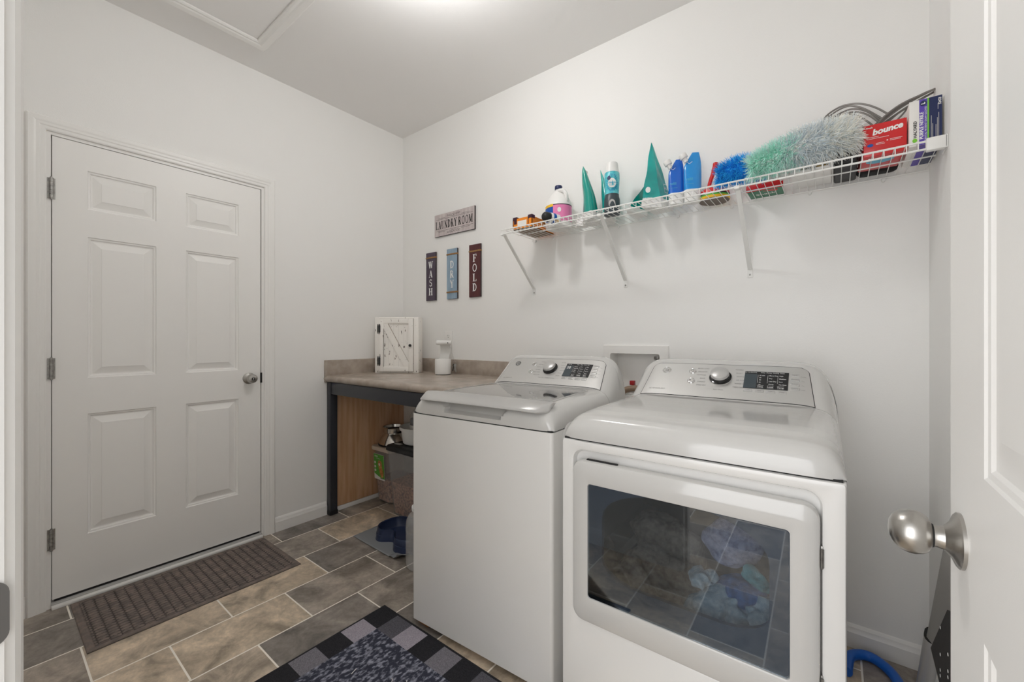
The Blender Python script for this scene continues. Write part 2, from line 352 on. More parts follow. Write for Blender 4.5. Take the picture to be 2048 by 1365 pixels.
# own serif capitals, unit height 1: strokes = (polyline, width)
TK, TN = .20, .07
def arc(cx, cy, rx, ry, a0, a1, n=10): return [(cx+rx*math.cos(math.radians(a0+(a1-a0)*i/n)), cy+ry*math.sin(math.radians(a0+(a1-a0)*i/n))) for i in range(n+1)]
def sf(x, y, w=.34): return ([(x-w/2, y), (x+w/2, y)], TN)
SER = {
 'L': (.62, [([(.16, .03), (.16, .97)], TK), sf(.16, .97), ([(.0, .03), (.58, .03)], TN), ([(.56, .0), (.58, .28)], TN)]),
 'A': (.76, [([(.38, .98), (.60, .03)], TK), ([(.38, .98), (.13, .03)], TN), ([(.2, .33), (.52, .33)], TN), sf(.12, .03, .26), sf(.62, .03, .28)]),
 'U': (.74, [([(.16, .97), (.16, .3)], TK), (arc(.365, .3, .205, .26, 180, 360), .09), ([(.57, .3), (.57, .97)], TN), sf(.16, .97), sf(.57, .97, .26)]),
 'N': (.78, [([(.14, .03), (.14, .97)], TN), ([(.12, .97), (.62, .03)], TK), ([(.64, .0), (.64, .97)], TN), sf(.12, .97, .22), sf(.14, .03, .26), sf(.64, .97, .26)]),
 'D': (.74, [([(.18, .03), (.18, .97)], TK), (arc(.26, .5, .37, .46, -90, 90, 14), .12), ([(.02, .97), (.3, .97)], TN), ([(.02, .03), (.3, .03)], TN)]),
 'R': (.76, [([(.18, .03), (.18, .97)], TK), (arc(.3, .74, .24, .22, -90, 90), .11), ([(.02, .97), (.32, .97)], TN), ([(.2, .51), (.34, .51)], TN), ([(.36, .5), (.6, .03)], TK), sf(.18, .03, .32), sf(.64, .03, .2)]),
 'Y': (.74, [([(.14, .97), (.38, .48)], TK), ([(.6, .97), (.38, .48)], TN), ([(.38, .5), (.38, .03)], TK), sf(.14, .97, .28), sf(.6, .97, .24), sf(.38, .03)]),
 'O': (.80, [(arc(.4, .5, .30, .46, 0, 360, 24), .12)]),
 'M': (.94, [([(.14, .03), (.14, .97)], TN), ([(.16, .97), (.46, .08)], TK), ([(.46, .08), (.74, .97)], TN), ([(.77, .97), (.77, .03)], TK), sf(.12, .97, .2), sf(.79, .97, .2), sf(.14, .03, .26), sf(.77, .03, .32)]),
 'W': (1.0, [([(.14, .97), (.34, .05)], TK), ([(.34, .05), (.5, .9)], TN), ([(.48, .97), (.68, .05)], TK), ([(.68, .05), (.86, .97)], TN), sf(.14, .97, .26), sf(.48, .97, .24), sf(.86, .97, .24)]),
 'S': (.62, [(arc(.31, .73, .2, .22, 20, 180)+arc(.31, .73, .2, .22, 190, 265)+arc(.31, .28, .2, .24, 85, -90)+arc(.31, .28, .2, .24, -100, -165), .11)]),
 'H': (.82, [([(.17, .03), (.17, .97)], TK), ([(.63, .03), (.63, .97)], TK), ([(.17, .5), (.63, .5)], TN), sf(.17, .97), sf(.17, .03), sf(.63, .97), sf(.63, .03)]),
 'F': (.66, [([(.18, .03), (.18, .97)], TK), ([(.02, .97), (.6, .97)], TN), ([(.58, .72), (.6, .99)], TN), ([(.18, .5), (.46, .5)], TN), ([(.46, .38), (.46, .62)], TN), sf(.18, .03)]),
}
def ribbon(mb, pts, w, fn, m):
    n = len(pts); L = []
    for i in range(n):
        a = pts[max(i-1, 0)]; b = pts[min(i+1, n-1)]; dx, dy = b[0]-a[0], b[1]-a[1]; l = math.hypot(dx, dy) or 1
        L.append([fn(pts[i][0]-dy/l*w/2, pts[i][1]+dx/l*w/2), fn(pts[i][0]+dy/l*w/2, pts[i][1]-dx/l*w/2)])
    mb.loops(L, m, close=False)
def serif(mb, ch, x, y, h, fn, m=0, sx=1.0, cen=False, tk=1.0):
    w, st = SER[ch]
    if cen: x -= w*h*sx/2
    for pts, tw in st: ribbon(mb, [(a*.9 if tk < 1 else a, b) for a, b in pts], tw*tk, lambda a, b: fn(x+a*h*sx, y+b*h), m)
    return w*h*sx

# ------------------------------------------------------------------ room shell
RX = 2.951; RH = 2.757; FY = -2.037
def st(mb, name, m, **k): return mb.build(name, m, kind='structure', **k)
st(MB().box(-.15, 3.6, -4.2, .15, -.06, 0), 'floor', M['floor'], origin=(0, 0, 0))
HX0, HX1, HY0, HY1 = .285, .93, -1.90, -1.155
c = MB(); c.box(-.12, 3.07, -2.16, .12, RH, RH+.06); st(c, 'ceiling', M['ceil'])
D1a, D1b, D1z = -1.875, -1.008, 2.078
c = MB(); c.box(-.12, 0, -2.16, D1a, 0, RH).box(-.12, 0, D1b, 0, 0, RH).box(-.12, 0, D1a, D1b, D1z, RH); st(c, 'wall_left', M['wall'])
BX0, BX1, BZ0, BZ1 = 1.753, 2.015, .885, 1.102
c = MB(); c.box(-.12, BX0, 0, .12, 0, RH).box(BX1, 3.07, 0, .12, 0, RH).box(BX0, BX1, 0, .12, 0, BZ0).box(BX0, BX1, 0, .12, BZ1, RH).box(BX0, BX1, .09, .12, BZ0, BZ1); st(c, 'wall_back', M['wall'])
c = MB(); c.box(RX, 3.07, -2.16, 0, 0, RH); st(c, 'wall_right', M['wall'])
JX0, JX1, JZ = 2.095, 2.892, 2.06
c = MB(); c.box(0, JX0, -2.16, FY, 0, RH).box(JX1, RX, -2.16, FY, 0, RH).box(JX0, JX1, -2.16, FY, JZ, RH); st(c, 'wall_front', M['wall'])

CAS = [(0, 0), (0, .008), (.005, .011), (.016, .011), (.020, .0135), (.030, .013), (.040, .0165), (.052, .017), (.057, .012), (.057, 0)]
def casing_x(y0, y1, zt, X):      # casing round an opening in the left wall
    c = MB(); L = []
    for d, h in CAS: L.append([Vector((X+h, y0-d, 0)), Vector((X+h, y0-d, zt+d)), Vector((X+h, y1+d, zt+d)), Vector((X+h, y1+d, 0))])
    c.loops(L, 0, close=False); c.poly([l[0] for l in L]); c.poly([l[3] for l in L]); return c
st(casing_x(D1a, D1b, D1z, 0), 'trim_1', M['trim'], angle=20)
# door frame jamb behind the closed door
c = MB(); c.box(-.12, -.0, D1a, D1a+.014, 0, D1z).box(-.12, -.0, D1b-.014, D1b, 0, D1z).box(-.12, -.0, D1a+.014, D1b-.014, D1z-.014, D1z)
c.box(-.075, -.045, D1a+.014, D1a+.026, 0, D1z-.014).box(-.075, -.045, D1b-.026, D1b-.014, 0, D1z-.014).box(-.075, -.045, D1a+.026, D1b-.026, D1z-.026, D1z-.014); st(c, 'trim_2', M['trim'])
# threshold
c = MB(); c.box(-.12, .028, D1a+.014, D1b-.014, 0, .014, 0, .004).box(-.12, .010, D1a+.014, D1b-.014, .014, .022, 1, .002); st(c, 'trim_3', [M['trim'], M['greyp']])
# jamb + casing of the open doorway
c = MB(); c.box(JX0, JX0+.02, -2.17, FY, 0, JZ).box(JX1-.02, JX1, -2.17, FY, 0, JZ).box(JX0+.02, JX1-.02, -2.17, FY, JZ-.02, JZ)
c.box(JX0+.02, JX0+.031, -2.12, -2.078, 0, JZ-.02)
st(c, 'trim_4', M['trim'])
c = MB(); L = []
for d, h in CAS:
    h *= .78; x0 = JX0+.015-d; x1 = JX1-.015+d; z = JZ-.015+d
    if x1 > RX-.001: x1 = RX-.001
    L.append([Vector((x0, FY+h, 0)), Vector((x0, FY+h, z)), Vector((x1, FY+h, z)), Vector((x1, FY+h, 0))])
c.loops(L, 0, close=False); st(c, 'trim_5', M['trim'], angle=20)
# baseboards
BB = [(0, .014), (.058, .014), (.066, .010), (.076, .0085), (.084, .004), (.087, 0)]
def bb(p0, p1, nrm):
    c = MB(); p0 = Vector(p0); p1 = Vector(p1); nrm = Vector(nrm)
    prof = [(0, 0)]+BB
    c.loops([[p+nrm*h+Vector((0, 0, z)) for z, h in prof] for p in (p0, p1)], 0, True, True); return c
st(bb((0, D1b+.058, 0), (0, -.625, 0), (1, 0, 0)), 'baseboard_left', M['trim'], angle=20)
st(bb((0, -2.037, 0), (0, D1a-.058, 0), (1, 0, 0)), 'baseboard_left', M['trim'], angle=20)
st(bb((.016, 0, 0), (RX-.014, 0, 0), (0, -1, 0)), 'baseboard_back', M['trim'], angle=20)
st(bb((RX, -2.02, 0), (RX, -.014, 0), (-1, 0, 0)), 'baseboard_right', M['trim'], angle=20)
st(bb((.014, FY, 0), (JX0-.045, FY, 0), (0, 1, 0)), 'baseboard_front', M['trim'], angle=20)
# attic hatch in the ceiling
hx0, hx1, hy0, hy1 = .292, .93, -1.92, -1.152
hatch = thing('attic_hatch', 'white framed access hatch in the ceiling', 'hatch', ((hx0+hx1)/2, (hy0+hy1)/2, RH))
c = MB(); L = []
for d, h in [(0, 0), (0, .010), (.008, .014), (.020, .012), (.026, .016), (.042, .019), (.050, .020), (.058, .012), (.062, .006), (.062, 0)]:
    L.append([Vector((hx0-d, hy0-d, RH-h)), Vector((hx1+d, hy0-d, RH-h)), Vector((hx1+d, hy1+d, RH-h)), Vector((hx0-d, hy1+d, RH-h))])
c.loops(L, 0); c.build('frame', M['trim'], hatch, angle=20)
c = MB(); c.box(hx0+.003, hx1-.003, hy0+.003, hy1-.006, RH-.004, RH-.0005); c.build('panel', M['ceil'], hatch)

# ------------------------------------------------------------------ six panel doors
def door_slab(P, W, H, cols, rows, thick, dep=1.0):
    """P(u, z, d): u across from the hinge side, z up, d out of the face toward the room"""
    c = MB(); us = sorted(set([0, W]+[q for a in cols for q in a])); zs = sorted(set([0, H]+[q for a in rows for q in a]))
    for i in range(len(us)-1):
        for j in range(len(zs)-1):
            if (us[i], us[i+1]) in cols and (zs[j], zs[j+1]) in rows:
                L = []
                for ins, d in [(0, 0), (.003, -.004), (.009, -.0055), (.013, -.0105), (.018, -.011), (.047, -.003), (.0475, -.0018), (.051, -.0018)]:
                    d *= dep; a, b, e, f = us[i]+ins, us[i+1]-ins, zs[j]+ins, zs[j+1]-ins
                    L.append([P(a, e, d), P(b, e, d), P(b, f, d), P(a, f, d)])
                c.loops(L, 0, False, True)
            else: c.poly([P(us[i], zs[j], 0), P(us[i+1], zs[j], 0), P(us[i+1], zs[j+1], 0), P(us[i], zs[j+1], 0)])
    c.loops([[P(0, 0, 0), P(W, 0, 0), P(W, H, 0), P(0, H, 0)], [P(0, 0, -thick), P(W, 0, -thick), P(W, H, -thick), P(0, H, -thick)]], 0, False, True)
    return c
ROWS = [(.25, .798), (.962, 1.605), (1.73, 1.907)]
dz = .035
P1 = lambda u, z, d: Vector((-.002+d, -1.857+u, dz+z))
d1 = st(door_slab(P1, .830, 2.026, [(.108, .352), (.472, .716)], ROWS, .040, 1.25), 'door_1', M['door'], angle=25)
def hinge(parent, x, y, z, h=.09, world=True):
    c = MB(); n = 5
    for k in range(n):
        z0 = z-h/2+k*h/n; c.lathe([(.0068, z0+.0006), (.0068, z0+h/n-.0006)], 14, 0, Matrix.Translation((x, y, 0)))
    c.lathe([(.004, z-h/2-.004), (.004, z+h/2+.004)], 10, 0, Matrix.Translation((x, y, 0)))
    c.box(x-.0075, x-.0045, y-.012, y+.012, z-h/2, z+h/2)
    return c.build('hinge', M['nickel_d'], parent)
for z in (1.83, 1.045, .30): hinge(d1, .0065, -1.860, z)
def knob(parent, base, dirn, privacy=False, egg=True):
    A = align(base, dirn) @ Matrix.Diagonal((1, 1, .85 if egg else 1, 1)); c = MB()
    c.lathe([(.0, 0), (.0325, 0), (.0325, .004), (.030, .0065), (.021, .011), (.014, .018), (.0125, .026), (.013, .030)], 40, 0, A, False, False)
    if egg: c.lathe([(.013, .030), (.0155, .031), (.0205, .034), (.0245, .040), (.0265, .048), (.0262, .056), (.0235, .065), (.018, .072), (.010, .0765), (.0, .078)], 40, 0, A, False, False)
    else: c.lathe([(.013, .030), (.019, .032), (.0255, .040), (.027, .048), (.025, .058), (.021, .0635), (.012, .066), (0, .066)], 40, 0, A, False, False)
    k = c.build('door_handle', M['nickel'], parent)
    c = MB(); c.lathe([(.0135, .0285), (.0142, .030), (.0135, .0315)], 30, 0, A, False, False)
    if privacy: c.lathe([(0, .0665), (.009, .0665), (.009, .064), ], 20, 0, A, False, False)
    c.build('collar', M['gap'], k)
    return k
kh = knob(d1, (-.002, -1.088, .946), (1, 0, 0), True, False)
c = MB(); c.box(.0645, .068, -1.0895, -1.0865, .939, .953, 0, .001); c.build('lock_button', M['chrome'], kh)
c = MB(); c.box(-.001, .002, -1.029, -1.018, .915, .975, 0, .001); c.build('latch_plate', M['gap'], d1)
c = MB(); c.box(-.030, -.008, -1.85, -1.032, .023, .0345); c.build('under_door_shade', M['gap'], d1)  # dark strip colouring in the shade of the gap below the door

P2 = lambda u, z, d: Vector((2.81-d, -2.022+u, .012+z))
d2 = st(door_slab(P2, .757, 2.03, [(.10, .327), (.372, .602)], [(.25, .85), (1.018, 1.63), (1.75, 1.93)], .036, .55), 'door_2', M['door'], angle=25)
knob(d2, (2.81, -1.325, .930), (-1, 0, 0))
c = MB(); c.box(2.818, 2.838, -1.2652, -1.2635, .90, .957, 0, .0005); c.lathe([(.006, 0), (.006, .009), (.003, .011)], 12, 0, align((2.828, -1.265, .93), (0, 1, 0))); c.build('latch_plate', M['nickel'], d2)
# strike plate on the left jamb of the open doorway
c = MB(); A = Matrix.Translation((2.1152, -2.048, .934)) @ Matrix.Rotation(PI/2, 4, 'Y')
c.loops([[Vector((x, q.x, q.z)) for q in rrect(-2.0475, .934, .0135, .0285, .012)] for x in (2.1150, 2.1168)], 0, True, True)
c.loops([[Vector((2.1170, q.x, q.z)) for q in rrect(-2.050, .934, .0045, .015, .001)]]*2, 1, True, False)
sp_ = c.build('strike_plate', [mat('dark_worn_nickel', (.16, .155, .15), .45, .8), M['gap']], label='small metal strike plate on the near left door jamb', cat='strike plate')

# ------------------------------------------------------------------ ceiling lamp
lamp = thing('ceiling_light', 'round flush ceiling lamp in the middle of the ceiling', 'ceiling light', LAMP)
c = MB(); c.lathe([(.155, 0), (.155, -.018), (.147, -.024)], 48, 0, Matrix.Translation(LAMP)); c.build('base', M['trim'], lamp)
c = MB(); c.lathe([(.143, -.024), (.135, -.045), (.110, -.062), (.07, -.074), (.03, -.079), (0, -.08)], 48, 0, Matrix.Translation(LAMP), True, False); c.build('diffuser', M['lamp'], lamp)

# ------------------------------------------------------------------ washer and dryer
Z0 = .872
PROF = [(0, .872), (0, .880), (0, .888), (.001, .897), (.004, .908), (.010, .920), (.020, .932), (.034, .941), (.055, .947), (.09, .951), (.16, .9535), (.25, .955), (.34, .956), (.42, .9565), (.475, .957), (.490, .9575), (.499, .9585), (.505, .960),
        (.635, 1.078), (.645, 1.086), (.656, 1.091), (.670, 1.093), (.684, 1.090), (.696, 1.081), (.704, 1.062), (.706, 1.03), (.706, .872)]
def dense(prof, step=.005):
    out = [prof[0]]
    for a, b in zip(prof, prof[1:]):
        n = max(1, int(math.hypot(b[0]-a[0], b[1]-a[1])/step))
        for k in range(1, n+1): out.append((a[0]+(b[0]-a[0])*k/n, a[1]+(b[1]-a[1])*k/n))
    return out
def gside(u, y):
    u = min(abs(u), 1.0); p = 11 if y > .5 else 13
    return max(0.0, 1-u**p)**(.62 if y > .5 else .5)
def prof_z(y):
    for a, b in zip(PROF[4:], PROF[5:22]):
        if a[0] <= y <= b[0] and b[0] > a[0]: return a[1]+(b[1]-a[1])*(y-a[0])/(b[0]-a[0])
    return PROF[4][1]
class Machine:
    def __init__(s, root, hw, arch=.006): s.root = root; s.hw = hw; s.arch = arch
    def zz(s, x, y, zc):
        g = gside(x/s.hw, y); return Z0+(zc-Z0)*g
    def top_pt(s, x, y, off=0.0):
        z = s.zz(x, y, prof_z(y)); return Vector((x, y, z+off))
    def pan(s, x, v, off=0.0):       # point on the sloping control panel
        L = .1756; y = .505+.130*v/L; zc = .960+.118*v/L
        g = gside(x/s.hw, .6); z = Z0+(zc-Z0)*g
        return Vector((x, y-off*.672, z+off*.740))
    def build_top(s, name, pocket=None, recess=None):
        pr = dense(PROF); n = 110; c = MB(); xs = []
        for i in range(n+1):
            t = 2*i/n-1; a = abs(t); xs.append(math.copysign(s.hw*(1-(1-a)**1.9), t))
        rows = []; flags = []
        for k, (y, zc) in enumerate(pr):
            row = []; fl = []
            for x in xs:
                u = abs(x)/s.hw; z = s.zz(x, y if k < len(pr)*.5 or y > .5 else y, zc)
                yy = y + (.016*u**14 if y < .1 else 0) - (.020*u**14 if y > .64 else 0)
                f = 0
                if pocket and y < .02 and zc < .95:
                    x0, x1, z0, z1 = pocket; e = (zc-z0)/(z1-z0); m_ = .018*(1-min(max(e, 0), 1))
                    if z0 <= zc <= z1 and x0+m_ < x < x1-m_: yy += .022; f = 1
                if recess:
                    xa, xb, ya, yb = recess; da = min(x-xa, xb-x, y-ya, yb-y)
                    if da > 0: z -= .0045*min(1, da/.012)
                row.append(Vector((x, yy, z))); fl.append(f)
            rows.append(row); flags.append(fl)
        b = 0
        for r in rows: c.v += [tuple(q) for q in r]
        w_ = n+1
        for j in range(len(rows)-1):
            for i in range(n):
                c.f.append((j*w_+i, j*w_+i+1, (j+1)*w_+i+1, (j+1)*w_+i)); c.m.append(1 if flags[j][i] and flags[j+1][i+1] else 0)
        c.poly([(-s.hw, .016, Z0), (s.hw, .016, Z0), (s.hw, .70, Z0), (-s.hw, .70, Z0)])
        return c.build(name, [M['enamel_t'], M['greyp']], s.root, world=False, angle=50)
    def hw_at(s, v):
        h = .280-.020*v/.17
        if v > .150: h -= .020-math.sqrt(max(0, .020**2-(v-.150)**2))
        return h
    def panel_patch(s, grow, off, mat_):
        c = MB()
        def fn(a, b):
            v = .004+(.1665)*b; h = s.hw_at(v)+grow; vv = v+(grow if b > .99 else (-grow if b < .01 else 0))
            return s.pan(-h+2*h*a, vv, off)
        c.grid(fn, 40, 30); return c
    def controls(s, dryer):
        P = s.pan
        c = s.panel_patch(.0022, .0004, None); edge = c
        cp = s.panel_patch(0, .0012, None)
        base = len(cp.v); cp.v += edge.v; cp.f += [tuple(base+i for i in f) for f in edge.f]; cp.m += [1]*len(edge.f)
        panel = cp.build('control_panel', [M['silver'], M['gap']], s.root, world=False)
        nrm = Vector((0, -.672, .740)); A = align(P(-.005, .103, .001), nrm)
        c = MB(); c.lathe([(.036, 0), (.0375, .003), (.0365, .005), (.033, .006), (.031, .020)], 48, 0, A, True, False); dial = c.build('dial', M['blackg'], s.root, world=False)
        c = MB(); c.lathe([(.0375, .0005), (.0392, .001), (.0378, .0035)], 48, 0, A, False, False).lathe([(.031, .013), (.0315, .024), (.030, .0285), (.026, .031), (0, .0325)], 48, 0, A, False, False); c.build('dial_cap', M['silver_l'], dial, world=False)
        dial.name = 'control_dial'
        # display
        x0, x1, v0, v1 = .073, .206, .059, .141
        c = MB(); c.grid(lambda a, b: P(x0+(x1-x0)*a, v0+(v1-v0)*b, .0022), 10, 4)
        c.grid(lambda a, b: P(x0+(.039)*a, v0+.001+(v1-v0-.013)*b, .0026), 4, 4, 1)
        D = lambda x, v: (lambda a, b: P(x+a, v+b, .003))
        T = lambda t, sz, x, v, m=2, **k: put_text(c, t, sz, D(x, v), m, bold=.01, **k)
        cols = [(.125, ['60 min', '50', '40', '30', '20'] if dryer else ['Heavy', 'Normal', 'Light', 'Rinse', ''], 'Time' if dryer else 'Soil'),
                (.155, ['More Dry', 'Dry', 'Less Dry', 'Damp'] if dryer else ['Hot', 'Colors', 'Warm', 'Cold'], 'Level' if dryer else 'Temp'),
                (.185, ['High', 'Medium', 'Low', 'No Heat'] if dryer else ['Max', 'Fast', 'Norm', 'Slow'], 'Temp' if dryer else 'Spin')]
        for x, items, foot in cols:
            for k, t in enumerate(items):
                if t: T(t, .0062, x-.006, .122-k*(.011 if len(items) > 4 else .0135), align_='LEFT')
            T(foot, .0085, x, .068)
            ribbon(c, [(-.010, 0), (.010, 0)], .0006, D(x, .0625), 2); ribbon(c, [(-.010, 0), (.010, 0)], .0006, D(x, .0745), 2)
            ribbon(c, [(-.010, -.038), (-.010, 0)], .0007, D(x, .124), 2)
        T('Delay  Drying  Cooling  Done' if dryer else 'Soak   Wash   Rinse   Spin', .0058, .158, .1355)
        if dryer: T('Est. Time Remaining', .0044, .092, .1355)
        else:
            T('Est. Time', .0044, .090, .1355); T('58', .022, .090, .115, sx=.9)
        c.build('display', [M['black'], M['slate'], M['printw']], s.root, world=False)
        # push buttons
        for k, (x, v) in enumerate([(.223, .131), (.224, .110), (.2245, .089), (.225, .069)]+[(.089, .049), (.124, .0485), (.157, .048), (.190, .0475)]):
            c = MB()
            def fn(a, b, x=x, v=v): return P(x+a, v+b, .0012)
            c.loops([[P(x+q.x, v+q.z, o_) for q in rrect(0, 0, hw_, hh_, .003, 4)] for hw_, hh_, o_ in ((.0135, .0062, .001), (.0130, .0058, .003), (.0105, .0040, .0036))], 0, False, True)
            put_text(c, (['Signal', 'Wrinkle', 'Sensor', 'Extend'] if dryer else ['Signal', 'Deep', 'Rinse', 'Warm'])[k] if k < 4 else (['Lock', 'Add', 'Less', 'Delay'] if dryer else ['Lock', 'Soil', 'Temp', 'Spin'])[k-4], .0065, lambda a, b, x=x, v=v: P(x+a, v+b, .0039), 1)
            c.build('push_button', [M['silver_l'], M['grey_txt']], s.root, world=False)
        for k, (x, v) in enumerate([(-.106, .129), (-.104, .079)]):
            c = MB(); A = align(P(x, v, .001), nrm)
            c.lathe([(.0135, 0), (.0135, .003), (.012, .0045), (.0105, .003), (.0095, .0045), (0, .0055)], 28, 0, A, False, False)
            if k: c.lathe([(.0028, .0056), (.0025, .0062), (0, .0063)], 10, 1, align(P(x-.003, v, .001), nrm), False, False)
            else: c.lathe([(.0045, .0052), (.0052, .0062), (.0045, .0062), (.004, .0052)], 20, 1, align(P(x, v, .001), nrm), False, False)
            c.build('round_button', [M['chrome'], M['grey_txt']], s.root, world=False)
        # printed words and emblem
        c = MB()
        left = ['MIXED LOAD', 'DELICATES', 'COTTONS', 'JEANS', 'CASUALS', 'SPEED DRY'] if dryer else ['WHITES', 'COLORS', 'CASUALS', 'NORMAL', 'SPEED WASH', 'DELICATES']
        right = ['TOWELS', 'BULKY', 'SANITIZE', 'AIR FLUFF', 'WARM UP', 'TIMED DRY'] if dryer else ['ACTIVE', 'BULKY', 'TOWELS', 'SANITIZE', 'RINSE', 'DRAIN']
        for k in range(6):
            y = .146-k*.0172; dx = .008*math.sin(k/5*PI)
            put_text(c, left[k], .0068, lambda a, b: P(-.049-dx+a, y+b, .0018), 0, align_='RIGHT', bold=.008)
            put_text(c, right[k], .0068, lambda a, b: P(.040+dx+a, y+b, .0018), 0, align_='LEFT', bold=.008)
        put_text(c, 'HE SENSOR DRY' if dryer else 'HE adaptive fill', .0085, lambda a, b: P(-.222+a, .031+b, .0018), 0)
        put_text(c, 'Start / Pause' if dryer else 'TURN DIAL TO SELECT CYCLE', .0065, lambda a, b: P(-.005+a, .043+b, .0018), 0, bold=.01)
        for k in range(4): put_text(c, ['On/Off', 'Care', 'Dry', 'Tumble'][k] if dryer else ['Power', 'Fill', 'Rinse', 'Soak'][k], .0045, lambda a, b, k=k: P(.247+a, .127-k*.02+b, .0018), 0)
        c.build('lettering', M['grey_txt'], s.root, world=False)
        c = MB(); A = align(P(-.205, .130, .001), nrm)
        c.lathe([(.0165, 0), (.0165, .002), (.0150, .003), (.0142, .002), (0, .0022)], 36, 0, A, False, False)
        c.lathe([(.0108, .0024), (.0122, .0032), (.0136, .0024)], 36, 1, A, False, False)
        put_text(c, 'GE', .0130, lambda a, b: P(-.205+a, .130+b, .0040), 1, shear=.25, bold=.02)
        c.build('emblem', [M['chrome'] if dryer else M['silver_l'], M['greyp'] if dryer else M['black']], s.root, world=False)

def body_box(root, hw, z0, z1, y0, y1, openfront=False, name='cabinet'):
    c = MB(); bm = bmesh.new(); bmesh.ops.create_cube(bm, size=1)
    for q in bm.verts: q.co = Vector((q.co.x*2*hw, (y0+y1)/2+q.co.y*(y1-y0), (z0+z1)/2+q.co.z*(z1-z0)))
    if openfront: bmesh.ops.delete(bm, geom=[f for f in bm.faces if f.normal.y < -.5], context='FACES')
    ve = [e for e in bm.edges if abs((e.verts[0].co-e.verts[1].co).z) > .1 and not (openfront and e.verts[0].co.y < y0+.01)]
    bmesh.ops.bevel(bm, geom=ve, offset=.012, segments=4, profile=.5, affect='EDGES'); bm.verts.index_update()
    c.bm(bm); return c
WR = thing('washing_machine', 'white top load washing machine with smoked glass lid, left of the dryer', 'washing machine', (1.6405, -.933, 0), math.radians(3.1))
W = Machine(WR, .331)
body_box(WR, .331, .022, .868, 0, .70).build('cabinet', M['enamel'], WR, world=False, angle=30)
c = MB(); c.box(-.325, .325, .006, .69, .866, .8735); c.build('seam', M['gap'], WR, world=False)
W.build_top('top_cover', pocket=(-.158, .136, .894, .924))
c = MB()
for k in range(3):      # pressed ribs on the right flank
    z = .12+k*.27
    c.loops([[Vector((.331+o_, .34+q.x, z+.11+q.z)) for q in rrect(0, 0, .27-i_, .115-i_, .05)] for i_, o_ in ((0, 0), (.004, .0025), (.010, .0025), (.014, 0))], 0)
c.build('side_rib', M['enamel'], WR, world=False)
for x in (-.29, .29):
    for y in (.05, .64):
        c = MB(); c.lathe([(.02, 0), (.022, .008), (.012, .012), (.012, .03)], 16, 0, Matrix.Translation((x, y, 0))); c.build('foot', M['black'], WR, world=False)
# lid
lid = MB()
def lidfn(a, b):
    y = .072+.360*b; h = .262-.012*b; x = -h+2*h*a; q = W.top_pt(x, y, .0016); return q
lid.grid(lidfn, 24, 12, 0)
lo = MB()
LM = lid.build('lid_glass', M['lidglass'], WR, world=False)
c = MB()
def ring(gr, off): 
    pts = []
    for t in range(40): a = t/39; pts.append(lidp(a, 0, gr, off))
    for t in range(20): a = t/19; pts.append(lidp(1, a, gr, off))
    for t in range(40): a = 1-t/39; pts.append(lidp(a, 1, gr, off))
    for t in range(20): a = 1-t/19; pts.append(lidp(0, a, gr, off))
    return pts
def lidp(a, b, gr, off):
    y = .072-gr+(.360+2*gr)*b; h = .262-.012*b+gr; return W.top_pt(-h+2*h*a, max(y, .02), off)
c.loops([ring(0, .0012), ring(0, .0026), ring(.004, .003), ring(.006, .0005)], 0); c.build('lid_frame', M['silver_l'], WR, world=False)
c = MB()
prof = [(.080, .9585), (.060, .9605), (.035, .9585), (.012, .9510), (-.004, .9430), (-.012, .9370), (-.0135, .9325), (-.010, .9295), (.004, .934), (.03, .944), (.07, .951)]
xsn = [-.300, -.298, -.290, -.27, -.2, -.1, 0, .1, .2, .27, .290, .298, .300]
L = []
for x in xsn:
    u = abs(x)/.300; sh = 0 if u < .89 else ((u-.89)/.11)**1.5*.045; row = []
    for y, z in prof:
        yy = y if y > .05 else y+sh*(1-(y+.014)/.07); row.append(Vector((x, yy, z-.0035*u**6-.16*max(0, .0)))) 
    L.append(row)
c.loops(L, 0, True, True); c.build('lid_handle', M['silver_l'], WR, world=False, angle=40)
W.controls(False)

DR = thing('clothes_dryer', 'white front load tumble dryer with dark window full of laundry', 'dryer', (2.367, -.938, 0), math.radians(.8))
D = Machine(DR, .343)
body_box(DR, .343, .022, .868, .028, .70, True).build('cabinet', M['enamel'], DR, world=False, angle=30)
c = MB(); c.box(-.337, .337, .006, .69, .866, .8735); c.build('seam', M['gap'], DR, world=False)
D.build_top('top_cover')
N6 = 8; zc = .593; PZ = (.588, .254)   # pocket centre / half height
c = MB()
R = lambda cx, cz, hw, hh, r, y, **k: rrect(cx, cz, hw, hh, r, N6, y=y, **k)
port = lambda y, g=0: rrect(-.003, (.750+.478)/2, .207+g, (.750-.478)/2+g, (.205+g, .093+g), N6, rb=(.11, .055), y=y)
c.loops([R(0, .445, .343, .423, .004, .03), R(0, .445, .343, .423, .006, .005), R(0, .445, .3405, .4205, .006, .0005), R(0, .445, .338, .418, .006, 0),
         R(-.002, PZ[0], .309, PZ[1]+.006, .034, 0, ), R(-.002, PZ[0], .304, PZ[1], .032, .003), R(-.002, PZ[0]+.0, .300, PZ[1]-.006, .030, .020), R(-.002, PZ[0], .296, PZ[1]-.012, .028, .0225), port(.0225, .03)], 0)
c.build('front_panel', M['enamel'], DR, world=False, angle=40)
DZ, DH = (.813+.338)/2, (.813-.338)/2
c = MB()
gx, gz, gw, gh = -.004, .5805, .246, .1655
